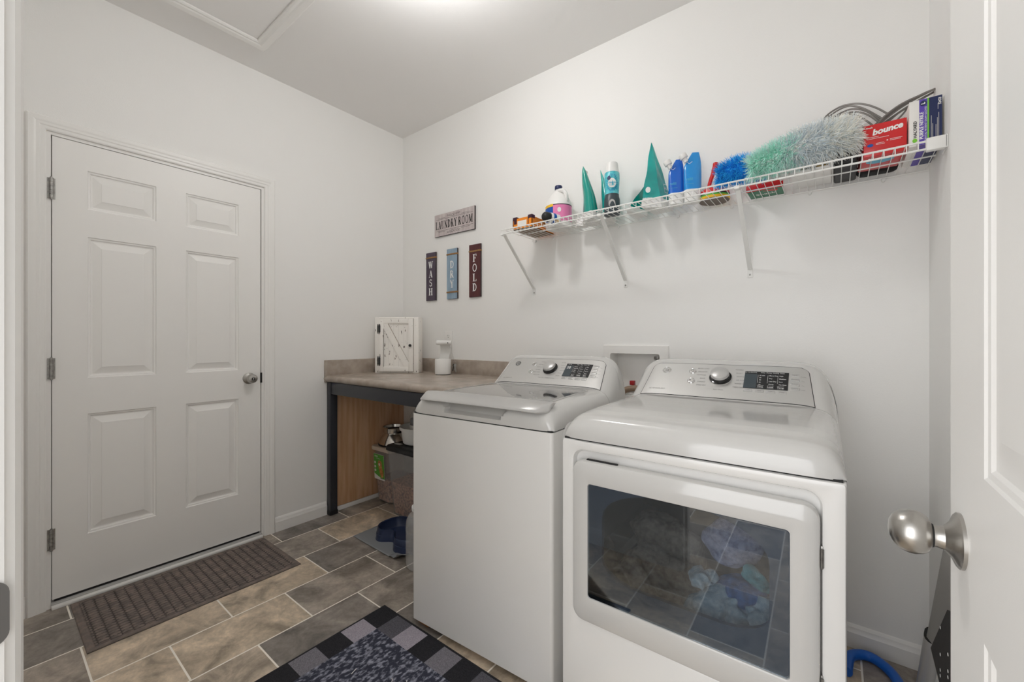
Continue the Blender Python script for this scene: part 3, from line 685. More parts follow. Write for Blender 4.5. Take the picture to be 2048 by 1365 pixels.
c.loops([port(.012, .025), R(-.002, DZ, .288, DH-.008, .03, .018), R(-.002, DZ, .300, DH, .034, .014), R(-.002, DZ, .300, DH, .034, -.004), R(-.002, DZ, .2975, DH-.0025, .032, -.009), R(-.002, DZ, .291, DH-.009, .028, -.0125), R(gx, gz, gw+.008, gh+.008, .014, -.0135), R(gx, gz, gw+.002, gh+.002, .009, -.0115), R(gx, gz, gw, gh, .008, -.004), R(gx, gz, gw, gh, .008, .004)], 0)
door = c.build('door', M['enamel_t'], DR, world=False, angle=30)
c = MB(); c.loops([R(gx, gz, gw, gh, .008, -.002), port(-.0005)], 0); c.loops([port(-.0005), port(.012)], 0); c.build('window_border', M['mask'], door, world=False)
c = MB(); c.loops([R(gx, gz, gw, gh, .008, -.0095), R(gx, gz, gw, gh, .008, -.0085)], 0, True, True); c.build('window_pane', M['pane'], door, world=False)
c = MB(); c.box(-.262, -.165, .002, .012, .806, .8165, 0, .002); c.build('door_grip', M['gap'], door, world=False)
for z in (.70, .42):
    c = MB(); c.box(.2985, .3035, .002, .016, z-.025, z+.025, 0, .001); c.lathe([(.003, z-.02), (.003, z+.02)], 8, 0, Matrix.Translation((.3015, -.001, 0))); c.build('hinge', M['nickel_d'], door, world=False)
c = MB(); AY = align((-.003, .03, .60), (0, 1, 0))
c.lathe([(.235, 0), (.300, .05), (.318, .08), (.318, .60)], 48, 0, AY, False, True); c.build('drum', M['drum'], DR, world=False, angle=40)
for a in (90, 210, 330):
    c = MB()
    q = Vector((.318*math.cos(math.radians(a))-.003, 0, .60+.318*math.sin(math.radians(a)))); n_ = Vector((-math.cos(math.radians(a)), 0, -math.sin(math.radians(a)))); t_ = Vector((n_.z, 0, -n_.x))
    c.loops([[q+t_*.05+Vector((0, y, 0)), q+n_*.06+t_*.012+Vector((0, y, 0)), q+n_*.06-t_*.012+Vector((0, y, 0)), q-t_*.05+Vector((0, y, 0))] for y in (.14, .60)], 0, True, True)
    c.build('drum_vane', M['drum'], DR, world=False)
for x in (-.30, .30):
    for y in (.06, .64):
        c = MB(); c.lathe([(.02, 0), (.022, .008), (.012, .012), (.012, .03)], 16, 0, Matrix.Translation((x, y, 0))); c.build('foot', M['black'], DR, world=False)
D.controls(True)

# laundry in the drum: folded lumps of cloth
def lump(name, m, cen, rad, seed, amp=.35, freq=9, rot=0, label=None, group=None):
    bm = bmesh.new(); bmesh.ops.create_icosphere(bm, subdivisions=5, radius=1); cen = Vector(cen)
    Rm = Matrix.Rotation(rot, 3, 'Y')
    for v in bm.verts:
        p = v.co.copy(); q = Vector((p.x*rad[0], p.y*rad[1], p.z*rad[2]))
        n1 = noise.noise(q*freq+Vector((seed, seed*2, 0))); r1 = 1-abs(noise.noise(q*freq*1.3+Vector((0, seed*3, seed))))*2.2
        k = 1+amp*(n1*1.1+r1*.55-.3)
        q = q*k
        if q.z < -rad[2]*.75: q.z = -rad[2]*.75+(q.z+rad[2]*.75)*.3
        v.co = cen+Rm @ q
    c = MB(); bm.verts.index_update(); c.bm(bm)
    return c.build(name, m, label=label, cat='laundry', angle=180)
# sheet of cloth folded over itself
def sheet(name, m, path, width, seed, thick=.006, label=None):
    """path: list of (x,y,z) centre line; swept sideways along Y with waves"""
    P_ = spline(path, 10); c = MB(); n = len(P_); nv = 24
    def fn(a, b):
        i = min(int(a*(n-1)), n-2); t = a*(n-1)-i; p = P_[i].lerp(P_[i+1], t)
        y = (b-.5)*width; s_ = noise.noise(Vector((a*5+seed, b*3, seed)))*.030+.012*math.sin(a*17+b*5+seed)
        return p+Vector((s_*.6, y, s_+.012*math.sin(b*9+a*6)))
    c.grid(fn, n*2, nv, 0); o = c.build(name, m, label=label, cat='laundry', angle=180)
    md = o.modifiers.new('thickness', 'SOLIDIFY'); md.thickness = thick; return o
lump('towel', M['tw1'], (2.450, -.80, .442), (.095, .060, .042), 3.1, .42, 18, -.2, 'pale blue white terry towel in the dryer, nearest the window at lower right')
lump('towel', M['tw1'], (2.545, -.80, .452), (.045, .055, .040), 8.8, .45, 20, .4, 'pale towel corner at the lower right edge of the dryer window')
lump('towel', M['tw1'], (2.392, -.80, .502), (.038, .04, .026), 7.3, .5, 26, -.5, 'crumpled pale towel end on top of the laundry in the middle of the dryer window')
lump('cloth', M['tw3'], (2.483, -.76, .478), (.060, .05, .040), 11.2, .3, 14, 0, 'blue cloth behind the pale towel in the dryer')
lump('cloth', M['tw5'], (2.532, -.785, .535), (.038, .02, .022), 5.7, .6, 22, .5, 'small teal cloth at the right of the dryer window')
lump('blanket', M['tw4'], (2.458, -.735, .595), (.070, .045, .078), 9.4, .25, 12, .3, 'fuzzy lilac grey fleece at the upper right inside the dryer')
lump('towel', M['tw2'], (2.25, -.72, .405), (.150, .09, .085), 2.2, .35, 12, .1, 'brown grey towels heaped at the lower left inside the dryer')
sheet('towel', M['tw2'], [(2.095, -.82, .52), (2.112, -.82, .484), (2.143, -.82, .450), (2.195, -.82, .480), (2.231, -.82, .439), (2.284, -.82, .399), (2.33, -.82, .39)], .12, 1.3, label='thin brown grey towel with pale edge looped at the left of the dryer window')
lump('cloth', M['tw2'], (2.24, -.60, .47), (.13, .07, .11), 6.2, .3, 8, .1, 'dark brown clothes at the back of the dryer drum')

# wooden shim under the washer
c = MB(); c.box(1.325, 1.385, -.932, -.86, 0, .019, 0, .002); c.build('wood_shim', M['wood'], label='small orange wooden shim under the front left foot of the washer', cat='shim')

# ------------------------------------------------------------------ washer outlet box
ob = thing('washer_outlet_box', 'recessed white plumbing box in the wall behind the washer and dryer', 'outlet box', ((BX0+BX1)/2, 0, BZ0))
c = MB(); L = []
def rr_(x0, x1, z0, z1, r, y): return rrect((x0+x1)/2, (z0+z1)/2, (x1-x0)/2, (z1-z0)/2, r, 5, y=y)
c.loops([rr_(1.716, 2.056, .845, 1.143, .004, 0), rr_(1.716, 2.056, .845, 1.143, .004, -.006), rr_(1.719, 2.053, .848, 1.140, .004, -.0085), rr_(BX0+.002, BX1-.002, BZ0+.002, BZ1-.002, .010, -.0085), rr_(BX0+.004, BX1-.004, BZ0+.004, BZ1-.004, .010, .0), rr_(BX0+.006, BX1-.006, BZ0+.006, BZ1-.006, .010, .085)], 0, False, True)
c.build('box', M['white'], ob, angle=30)
for x, mm in ((1.860, 'redv'), (1.915, 'bluev')):
    c = MB(); c.box(x-.012, x+.012, .022, .046, .935, .958, 0, .003); c.lathe([(.007, .90), (.007, .94)], 12, 1, Matrix.Translation((x, .035, 0))); c.build('valve', [M[mm], M['chrome']], ob)
c = MB(); c.tube(spline([(1.80, -.02, .88), (1.835, .0, .91), (1.885, .005, .922), (1.94, .0, .91), (1.975, -.03, .87), (1.99, -.05, .80)], 6), .016, 14); c.build('drain_hose', M['beigeh'], ob)
c = MB(); c.box(BX0+.008, BX1-.008, -.004, .084, .890, .899, 0, .002); c.build('shelf', M['white'], ob)
c = MB(); c.lathe([(.018, 0), (.018, .012), (.008, .016)], 16, 0, align((1.985, .05, 1.082), (0, -.3, -1))); c.build('knob', M['nickel_d'], ob)

# ------------------------------------------------------------------ counter with backsplash, frame, plywood
CX1 = 1.262
ct = thing('countertop', 'taupe stone-look laminate counter in the corner beside the washer', 'countertop', (.63, -.3, .886))
c = MB(); pr = [(0, .888), (-.612, .888), (-.622, .889), (-.632, .894), (-.639, .903), (-.641, .911), (-.638, .921), (-.631, .928), (-.622, .9315), (-.60, .932), (-.03, .932), (-.022, .935), (0, .937)]
c.loops([[Vector((x, y-.001, z)) for y, z in pr] for x in (.001, CX1)], 0, True, True); c.build('worktop', M['lam'], ct, angle=40)
c = MB(); c.box(.021, CX1, -.020, -.001, .934, 1.032, 0, .002); c.build('backsplash', M['lam'], ct)
c = MB(); c.box(.001, .020, -.640, -.001, .886, 1.032, 0, .002); c.build('backsplash', M['lam'], ct)
fr = thing('counter_frame', 'dark grey metal leg frame under the taupe counter', 'table frame', (.6, -.6, 0))
c = MB(); c.box(.018, CX1-.02, -.618, -.575, .808, .886, 0, .002); c.build('rail', M['frame'], fr)
for x in (.004, CX1-.055):
    c = MB(); c.box(x, x+.046, -.622, -.572, .028, .886, 0, .002); lg = c.build('leg', M['frame'], fr)
    c = MB(); c.box(x-.003, x+.050, -.626, -.568, .0, .030, 0, .006); c.build('foot_cap', M['black'], lg)
c = MB(); c.box(.001, .015, -.566, -.002, .034, .884, 0, .001); c.build('plywood_panel', M['ply'], label='light birch plywood panel on the wall under the counter', cat='panel')
st(MB().box(.001, .012, -.566, -.014, 0, .031, 0, .003), 'trim_6', M['trim'])

# ------------------------------------------------------------------ signs
def sign(name, x0, x1, z0, z1, mt, label, bands=(), cat='sign'):
    t = thing(name, label, cat, ((x0+x1)/2, 0, z0)); c = MB(); c.box(x0, x1, -.013, -.001, z0, z1, 1, .0008)
    c.add([(x0+.0005, -.0134, z0+.0005), (x1-.0005, -.0134, z0+.0005), (x1-.0005, -.0134, z1-.0005), (x0+.0005, -.0134, z1-.0005)], [(0, 1, 2, 3)], 0)
    c.build('board', [mt, M['sg_e']], t)
    for zb in bands:
        c = MB(); c.box(x0-.0015, x1+.0015, -.0165, -.001, zb-.0055, zb+.0055, 0, .0012); c.build('cord_band', M['jute'], t)
    return t
fn = lambda x, z: Vector((x, -.0142, z))
t = sign('wall_sign', .388, .785, 1.914, 2.072, M['sg_l'], 'pale weathered board sign reading LAUNDRY ROOM above three narrow signs')
c = MB(); x = .402; h = .056; tot = sum(SER[q][0] for q in 'LAUNDRY')+sum(SER[q][0] for q in 'ROOM')+.25; sx = (.370/h)/tot
for ch in 'LAUNDRY ROOM':
    if ch == ' ': x += .25*h*sx
    else: x += serif(c, ch, x, 1.965, h, fn, 0, sx, False, .9)
for z, a, b in ((2.034, .402, .772), (2.042, .43, .50), (2.042, .66, .745), (1.952, .402, .772), (1.944, .43, .50), (1.944, .66, .745)): ribbon(c, [(a, z), (b, z)], .0016, fn, 0)
for zz, s_ in ((2.048, 1), (1.937, -1)):      # scrolls
    for k in (-1, 1):
        for j, r in enumerate((.012, .010, .008)):
            cx = .585+k*(.012+j*.022); ribbon(c, arc(cx, zz+s_*.002*j, r, r*.6, 0, 300*k, 12), .0021, fn, 0)
c.build('lettering', M['print'], t)
for word, x0, x1, mt, lab, bands in (('WASH', .294, .398, M['sg_w'], 'plum grey narrow sign spelling WASH downwards', (1.772,)), ('DRY', .516, .620, M['sg_d'], 'pale blue narrow sign spelling DRY downwards', (1.772, 1.505)), ('FOLD', .734, .838, M['sg_f'], 'maroon narrow sign spelling FOLD downwards', (1.765,))):
    t = sign('wall_sign', x0, x1, 1.457, 1.810, mt, lab, bands); t['group'] = 'narrow laundry signs'
    c = MB(); n = len(word); hh = .052; top = 1.752 if n == 4 else 1.735; stp = (.262 if n == 4 else .205)/n
    for k, ch in enumerate(word): serif(c, ch, (x0+x1)/2, top-(k+1)*stp+.006, hh, fn, 0, 1.0, True)
    c.build('lettering', M['printw'], t)

# outlet on back wall
t = thing('wall_outlet', 'white duplex outlet on the wall above the counter', 'outlet', (.524, 0, 1.115))
c = MB(); c.box(.488, .562, -.006, -.0005, 1.115, 1.232, 0, .002); c.build('cover_plate', M['white'], t)
for z in (1.195, 1.152):
    c = MB(); c.loops([rrect(.525, z, .017, .0145, .006, 4, y=-.0065), rrect(.525, z, .0165, .014, .006, 4, y=-.0082)], 0, False, True)
    for dx in (-.006, .006): c.box(.525+dx-.001, .525+dx+.001, -.0086, -.008, z, z+.008, 1)
    c.box(.5225, .5275, -.0086, -.008, z-.010, z-.005, 1); c.build('socket', [M['white'], M['gap']], t)

# distressed little cabinet on the counter (front faces the camera)
ca = math.atan2(.18, .265)
cb = thing('small_cabinet', 'small distressed white wooden cabinet with Z-brace door in the counter corner', 'cabinet', (.0985, -.318, .9325), ca)
cw, chh, cdp = .318, .398, .10
c = MB(); c.box(0, cw, 0, cdp, 0, chh, 0, .004); c.build('case', M['distress'], cb, world=False)
c = MB(); dx0, dx1, dz0, dz1 = .034, cw-.036, .012, chh-.012
c.box(dx0, dx1, -.006, 0, dz0, dz1)
g_ = MB(); g_.box(dx0-.0018, dx1+.0018, -.0012, 0, dz0-.0018, dz1+.0018); g_.build('door_gap', M['tan'], cb, world=False)
for a, b, e, f in ((dx0, dx0+.034, dz0, dz1), (dx1-.034, dx1, dz0, dz1), (dx0+.034, dx1-.034, dz0, dz0+.034), (dx0+.034, dx1-.034, dz1-.034, dz1)): c.box(a, b, -.016, -.006, e, f, 0, .002)
cdr = c.build('door', M['distress'], cb, world=False)
c = MB(); a = Vector((dx0+.034, -.0, dz1-.034)); b = Vector((dx1-.034, 0, dz0+.034)); dd = (b-a).normalized(); nn = Vector((dd.z, 0, -dd.x))*.0155
ins = .012
pts_g = [a+Vector((0, 0, 0)), a+Vector((.033, 0, 0)), b+Vector((0, 0, .037)), b, b+Vector((-.033, 0, 0)), a+Vector((0, 0, -.037))]
cg = MB(); cg.loops([[q+Vector((0, y, 0)) for q in pts_g] for y in (-.0075, -.006)], 0, True, True); cg.build('brace_edge_line', M['card'], cdr, world=False)  # wider brown plate, added under the brace to draw a dark edge line
pts = [a+Vector((0, 0, 0)), a+Vector((.030, 0, 0)), b+Vector((0, 0, .034)), b, b+Vector((-.030, 0, 0)), a+Vector((0, 0, -.034))]
c.loops([[q+Vector((0, y, 0)) for q in pts] for y in (-.0150, -.006)], 0, True, True); c.build('brace', M['distress'], cdr, world=False)
c = MB()
for k in range(4): c.box(dx0+.034+(k+1)*.036, dx0+.0346+(k+1)*.036, -.0064, -.0058, dz0+.034, dz1-.034)
c.build('plank_groove', M['greyp'], cdr, world=False)
c = MB(); c.lathe([(.004, 0), (.004, .006), (.009, .009), (.0105, .014), (.008, .019), (0, .021)], 20, 0, align((dx1-.017, -.016, .197), (0, -1, 0))); c.build('knob', M['black'], cdr, world=False)
for z in (.315, .085):
    for s_ in (-1, 1):
        c = MB(); x = dx0+s_*.009-.001; yo = -.0035 if s_ > 0 else .0125; c.loops([rrect(x, z, .0052*k, .026, .004, 3, y=y+yo) for k, y in ((1, -.0130), (1, -.0155))], 0, True, True)
        for e in (-1, 1): c.lathe([(.003, 0), (.004, .006), (0, .012)], 10, 0, align((x, -.0145+yo, z+e*.024), (0, 0, e)))
        c.build('hinge_leaf', M['black'], cb, world=False)

# desk lamp with pen cup
dl = thing('desk_lamp', 'white desk lamp with round cup base on the counter below the outlet', 'lamp', (.587, -.115, .9325))
dl.name = 'desk_lamp'
c = MB(); A = Matrix.Translation((.587, -.115, 0)); c.lathe([(.0, .936), (.050, .936), (.0535, .939), (.0545, .944), (.0545, 1.036), (.053, 1.0385), (.050, 1.036), (.050, .950), (0, .950)], 48, 0, A, False, False); c.lathe([(.048, .9325), (.048, .9362)], 32, 1, A, True, True); c.build('cup', [M['white'], M['gap']], dl)
c = MB(); q0 = Vector((.545, -.065, .96)); q1 = Vector((.548, -.058, 1.07)); q2 = Vector((.560, -.088, 1.128)); wv = Vector((.789, .614, 0))*.033
pth = spline([(.540, -.070, .955), (.543, -.066, 1.03), (.552, -.062, 1.09), (.562, -.075, 1.135), (.566, -.085, 1.142)], 5)
c.loops([[p-wv, p+wv, p+wv+Vector((-.002, .003, 0)), p-wv+Vector((-.002, .003, 0))] for p in pth], 0, True, True); c.build('arm', M['whitetr'], dl)
c = MB(); hc = Vector((.573, -.095, 1.150)); u_ = Vector((.789, .614, 0)); c.lathe([(0, -.053), (.012, -.052), (.0165, -.047), (.0165, .047), (.012, .052), (0, .053)], 28, 0, align(hc, u_)); hd = c.build('lamp_head', M['white'], dl)
c = MB(); c.lathe([(.004, 0), (.004, .004), (0, .005)], 12, 0, align(hc+u_*.030+Vector((.010, -.013, -.002)), (.6, -.8, 0))); c.build('switch', M['gap'], hd)
ky = thing('key_ring', 'small bunch of keys hanging beside the white desk lamp', 'keys', (.644, -.060, .99))
c = MB(); c.lathe([(.009, -.0008), (.0105, 0), (.009, .0008)], 20, 0, align((.644, -.060, 1.015), (.5, -.8, .1)), False, False).tube([(.618, -.068, 1.16), (.622, -.066, 1.08), (.642, -.060, 1.025)], .0007, 5); c.build('ring', M['nickel_d'], ky)
for k, (dx, l) in enumerate(((-.006, .045), (.004, .038), (.010, .050))):
    c = MB(); A = Matrix.Translation((.644+dx, -.062-.002*k, 1.0)) @ Matrix.Rotation((.25-.2*k), 4, 'Y') @ Matrix.Rotation(.6, 4, 'Z')
    c.box(-.007, .007, -.001, .001, -.012, .004, 0, .0008, 1, A).box(-.003, .003, -.0009, .0009, -l, -.012, 0, 0, 1, A); c.build('key', M['nickel_d'] if k else M['black'], ky)

# ------------------------------------------------------------------ pet food things under the counter
def bin_(x0, x1, y0, y1, z0, z1, flare, wall=.003, r=.03):
    """tapered open bin, loops from outside bottom to inside bottom"""
    cx, cy = (x0+x1)/2, (y0+y1)/2
    def lp(g, z):
        return [Vector((q.x, q.z, z)) for q in rrect(cx, cy, (x1-x0)/2+g, (y1-y0)/2+g, r, 5)]
    return lp
def kibble(parent, lp, z0, z1, flare, ztop, mt, name='kibble', par=None, **k):
    c = MB(); c.loops([lp(-.006+flare*(z-z0)/(ztop-z0), z) for z in (z0+.006, z1)], 0, True, True); return c.build(name, mt, par, **k)
M['kib1'] = mat('reddish_kibble', srgb(184, 138, 116), .85, col2=srgb(104, 72, 60), vscale=75, bump=1.0, bscale=90, detail=2)
b1 = thing('pet_food_bin', 'clear food bin with off-white lid and green dog label under the counter', 'storage bin', (.14, -.17, 0))
lp = bin_(.052, .228, -.275, -.07, 0, .375, .022, r=.03)
c = MB(); c.loops([lp(-.012, .0), lp(-.002, .012), lp(.018, .375), lp(.015, .375), lp(-.005, .014)], 0, True, True); c.build('tub', M['clearbin'], b1)
kibble(b1, lp, .01, .17, .018, .375, M['kib1'], 'kibble', b1, kind='stuff')
c = MB(); c.loops([lp(.020, .372), lp(.030, .376), lp(.032, .392), lp(.028, .402), lp(.010, .405)], 0, True, True); c.build('lid', mat('off_white_lid', srgb(200, 186, 170), .5), b1)
c = MB(); lx0, lx1, lz0, lz1 = .052, .176, .165, .350
yl = lambda z: -.2755-.020*(z/.375)-.0035
def lq(x, z, o=0): return Vector((x, yl(z)-o, z))
c.loops([[lq(q.x, q.z, 0) for q in rrect((lx0+lx1)/2, (lz0+lz1)/2, (lx1-lx0)/2, (lz1-lz0)/2, .008, 4)]]*2, 0, True, False)
c.poly([lq(lx0+.002, .205, .0004)]+[lq(lx0+.002+(lx1-lx0-.004)*i/8, .205-.028*math.sin(i/8*PI*.5)+ (.028 if i > 99 else 0), .0004) for i in range(1, 9)]+[lq(lx1-.002, lz1-.002, .0004), lq(lx0+.002, lz1-.002, .0004)], 1)
# dog picture: head, ears, chest
dg = [(.112, .205), (.100, .240), (.096, .262), (.088, .275), (.092, .296), (.104, .306), (.120, .306), (.133, .296), (.138, .275), (.134, .258), (.146, .238), (.152, .212), (.145, .190), (.125, .184)]
c.poly([lq(x+.012, z, .0008) for x, z in dg], 2)
c.poly([lq(.120+.009*math.cos(a*PI/5), .277+.010*math.sin(a*PI/5), .0012) for a in range(10)], 3)
for x, z in ((.116, .289), (.130, .289), (.120, .278)): c.poly([lq(x+.0022*math.cos(a*PI/4), z+.0022*math.sin(a*PI/4), .0016) for a in range(8)], 4)
put_text(c, 'DOG', .016, lambda a, b: lq(.084+a, .332+b, .001), 3, bold=.03); put_text(c, 'food keeper', .010, lambda a, b: lq(.108+a, .318+b, .001), 3)
for z in (.285, .255, .228): c.loops([[lq(.068+.010*math.cos(a*PI/8), z+.010*math.sin(a*PI/8), .001) for a in range(16)]]*2, 3, True, False)
for x in (.128, .141, .154): c.poly([lq(x+.004*math.cos(a*PI/4), .178+.004*math.sin(a*PI/4), .001) for a in range(8)], 4)
c.build('label', [M['whitecard'], M['green'], M['brownfur'], M['whitecard'], M['gap']], b1, flip=True)

b2 = thing('pet_food_bin', 'taller clear bin of kibble with black lid beside the washer', 'storage bin', (.47, -.23, 0))
lp = bin_(.345, .60, -.35, -.10, 0, .43, .035, r=.03)
c = MB(); c.loops([lp(-.006, .0), lp(.0, .010), lp(.030, .425), lp(.034, .428), lp(.034, .434), lp(.027, .434), lp(-.003, .012)], 0, True, True); c.build('tub', M['clearbin'], b2)
kibble(b2, lp, .01, .225, .030, .43, M['kib1'], 'kibble', b2, kind='stuff')
c = MB(); c.loops([lp(.031, .430), lp(.037, .436), lp(.037, .455), lp(.030, .466), lp(.012, .470), lp(.006, .467)], 0, True, True); lid_ = c.build('lid', M['black'], b2)
c = MB(); c.box(.345, .40, -.335, -.305, .467, .4695); c.build('sticker', M['greyp'], lid_)

pb = thing('pet_bowl', 'stainless steel flared dog bowl sitting on the off-white bin lid', 'bowl', (.136, -.175, .405))
c = MB(); A = Matrix.Translation((.136, -.175, .405)); c.lathe([(.112, .008), (.110, .014), (.098, .05), (.078, .078), (.074, .086), (.083, .092), (.084, .124), (.087, .127), (.085, .130), (.080, .127), (.074, .10), (.06, .088), (0, .086)], 48, 0, A, False, False); c.build('shell', M['steel'], pb)
c = MB(); c.lathe([(.105, 0), (.116, 0), (.117, .006), (.112, .012), (.104, .010)], 48, 0, A, True, False); c.build('rubber_base', M['black'], pb)
c = MB(); c.lathe([(0, .088), (.062, .090), (.076, .106), (.07, .110), (0, .114)], 40, 0, A, False, False); c.build('kibble', M['darkfill'], pb, kind='stuff')
tb = thing('plastic_tub', 'frosted round plastic tub on the black bin lid', 'tub', (.452, -.205, .4705))
c = MB(); A = Matrix.Translation((.452, -.205, .4705)); c.lathe([(0, 0), (.104, 0), (.110, .006), (.122, .092), (.133, .094), (.134, .112), (.128, .112), (.120, .100), (.108, .010), (0, .010)], 48, 0, A, False, False); c.build('bucket', M['whitetr'], tb)
jr = thing('small_jar', 'small clear jar with dark lid contents standing in the frosted tub', 'jar', (.458, -.215, .483))
c = MB(); A = Matrix.Translation((.458, -.215, .483)); c.lathe([(0, 0), (.058, 0), (.062, .004), (.062, .105), (.061, .15), (.050, .19), (.035, .21), (0, .212)], 36, 0, A, False, False); c.build('body', M['clearjar'], jr)
c = MB(); c.lathe([(.0625, .088), (.0625, .112)], 36, 0, A, False, False); c.build('band', M['whitecard'], jr)
c = MB(); c.lathe([(0, .112), (.058, .113), (.059, .152), (.045, .158), (0, .160)], 30, 0, A, False, False); c.build('contents', M['navy'], jr)

# grey feeding mat with bent corner, double bowl, big clear jar
c = MB()
def mfn(a, b):
    x = .425+.46*a; y = -.690+.34*b; e = max(0, (a-.80)/.2)*max(0, (.25-b)/.25)
    return Vector((x+.012*(1-a)*(1-b), y-.012*a*(1-b), .0035+.030*e*(1+math.sin(a*40)*.5)*.9))
c.grid(mfn, 50, 30); o = c.build('feeding_mat', M['greymat'], label='flat grey rubber mat under the navy pet bowls', cat='mat')
md = o.modifiers.new('thickness', 'SOLIDIFY'); md.thickness = .003
dbw = thing('double_pet_bowl', 'navy blue plastic double pet bowl on the grey mat', 'pet bowl', (.712, -.54, .0045))
c = MB()
def fig8(s_, z):
    out = []
    for k in range(72):
        a = 2*PI*k/72; ca, sa = math.cos(a), math.sin(a); x = .185*math.copysign(abs(ca)**.8, ca); y = .125*math.copysign(abs(sa)**.7, sa)
        if sa < 0: y *= (1-.50*math.exp(-((x+.02)/.055)**2))*(1+.16*max(0, x)/.2)
        out.append(Vector((.712+x*s_, -.530+y*s_, z)))
    return out
c.loops([fig8(1.02, .0045), fig8(1.0, .012), fig8(.985, .040), fig8(.96, .0415), fig8(.945, .072), fig8(.925, .077), fig8(.895, .074), fig8(.86, .030), fig8(.82, .022)], 0, True, True)
c.build('tray', M['navy'], dbw, angle=40)
c = MB(); c.box(.700, .710, -.505, -.425, .022, .062, 0, .003); c.build('divider', M['navy'], dbw)
jj = thing('clear_canister', 'tall clear plastic canister on the floor against the washer', 'canister', (1.005, -.625, 0))
c = MB(); A = Matrix.Translation((1.005, -.625, 0)); c.lathe([(0, .002), (.088, .002), (.096, .012), (.098, .03), (.098, .20), (.096, .235), (.085, .262), (.066, .278), (.062, .290)], 48, 0, A, False, False); c.build('body', M['clearjar'], jj)
c = MB(); c.lathe([(.0975, .10), (.0985, .103), (.0975, .106)], 48, 0, A, False, False).lathe([(.0975, .19), (.0985, .193), (.0975, .196)], 48, 0, A, False, False); c.build('ridge', M['clearjar'], jj)
c = MB(); c.lathe([(.064, .288), (.068, .290), (.068, .306), (.062, .309), (0, .309)], 40, 0, A, False, False); c.build('lid', M['whitetr'], jj)

# ------------------------------------------------------------------ mats on the floor
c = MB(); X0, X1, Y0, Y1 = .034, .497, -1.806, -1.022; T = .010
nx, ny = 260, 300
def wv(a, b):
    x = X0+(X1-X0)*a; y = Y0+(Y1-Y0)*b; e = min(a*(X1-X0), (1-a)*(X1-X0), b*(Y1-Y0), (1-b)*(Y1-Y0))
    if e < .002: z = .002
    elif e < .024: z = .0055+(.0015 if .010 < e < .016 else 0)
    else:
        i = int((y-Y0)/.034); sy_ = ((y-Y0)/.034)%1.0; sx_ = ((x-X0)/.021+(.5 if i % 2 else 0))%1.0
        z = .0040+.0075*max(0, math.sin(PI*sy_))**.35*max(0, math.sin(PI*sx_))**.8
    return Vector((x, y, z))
c.grid(wv, nx, ny, mf=lambda a, b: 1 if wv(a, b).z < .0072 and min(a*(X1-X0), (1-a)*(X1-X0), b*(Y1-Y0), (1-b)*(Y1-Y0)) > .024 else 0); c.box(X0, X1, Y0, Y1, .0005, .002, 1); c.build('door_mat', [M['weave'], mat('groove_shade_rubber', srgb(74, 68, 65), .7)], label='brown woven-look rubber door mat in front of the closed door', cat='door mat', angle=60)  # low grooves take a darker material, shade put into the colour
c = MB(); gx0, gy1, tl = 1.140, -.968, .1005; NX, NY = 9, 6
xs = [gx0+tl*.95*i for i in range(NX+1)]; ys = [gy1-tl*j for j in range(NY+1)]
pat_top = [0, 1, 2, 0, 3, 0, 1, 2, 0]; pat_left = [0, 2, 0, 3, 0, 0]
for i in range(NX):
    for j in range(NY):
        if j == 0: m_ = pat_top[i]
        elif i == 0: m_ = pat_left[j]
        elif j == NY-1: m_ = pat_top[(i+2) % 9]
        elif i == NX-1: m_ = pat_left[(j+1) % 6]
        else: m_ = 4
        c.add([(xs[i], ys[j+1], .0075), (xs[i+1], ys[j+1], .0075), (xs[i+1], ys[j], .0075), (xs[i], ys[j], .0075)], [(0, 1, 2, 3)], m_)
c.loops([[(xs[0]-a, ys[-1]-a, z), (xs[-1]+a, ys[-1]-a, z), (xs[-1]+a, ys[0]+a, z), (xs[0]-a, ys[0]+a, z)] for a, z in ((0, .0075), (.004, .0078), (.010, .006), (.012, .001))], 5, False, False)
c.poly([(xs[0]-.012, ys[-1]-.012, .0008), (xs[-1]+.012, ys[-1]-.012, .0008), (xs[-1]+.012, ys[0]+.012, .0008), (xs[0]-.012, ys[0]+.012, .0008)], 5)
c.build('area_rug', [M['r_blk'], M['r_dk'], M['r_lt'], M['r_md'], M['r_ctr'], M['r_blk']], label='black and grey rug with checkered border in front of the washer', cat='rug', angle=0)
c = MB(); random.seed(5)
for q in [(1.36, -1.245), (1.545, -1.165), (1.50, -1.19), (1.62, -1.16)]:
    a = random.random()*3; L_ = .012; c.tube(spline([(q[0]-L_*math.cos(a), q[1]-L_*math.sin(a), .0085), (q[0], q[1]+.003, .010), (q[0]+L_*math.cos(a), q[1]+L_*math.sin(a), .0088)], 4), .0012, 6)
c.build('lint', M['white'], label='small white bits of lint on the checkered rug', cat='lint', kind='stuff')

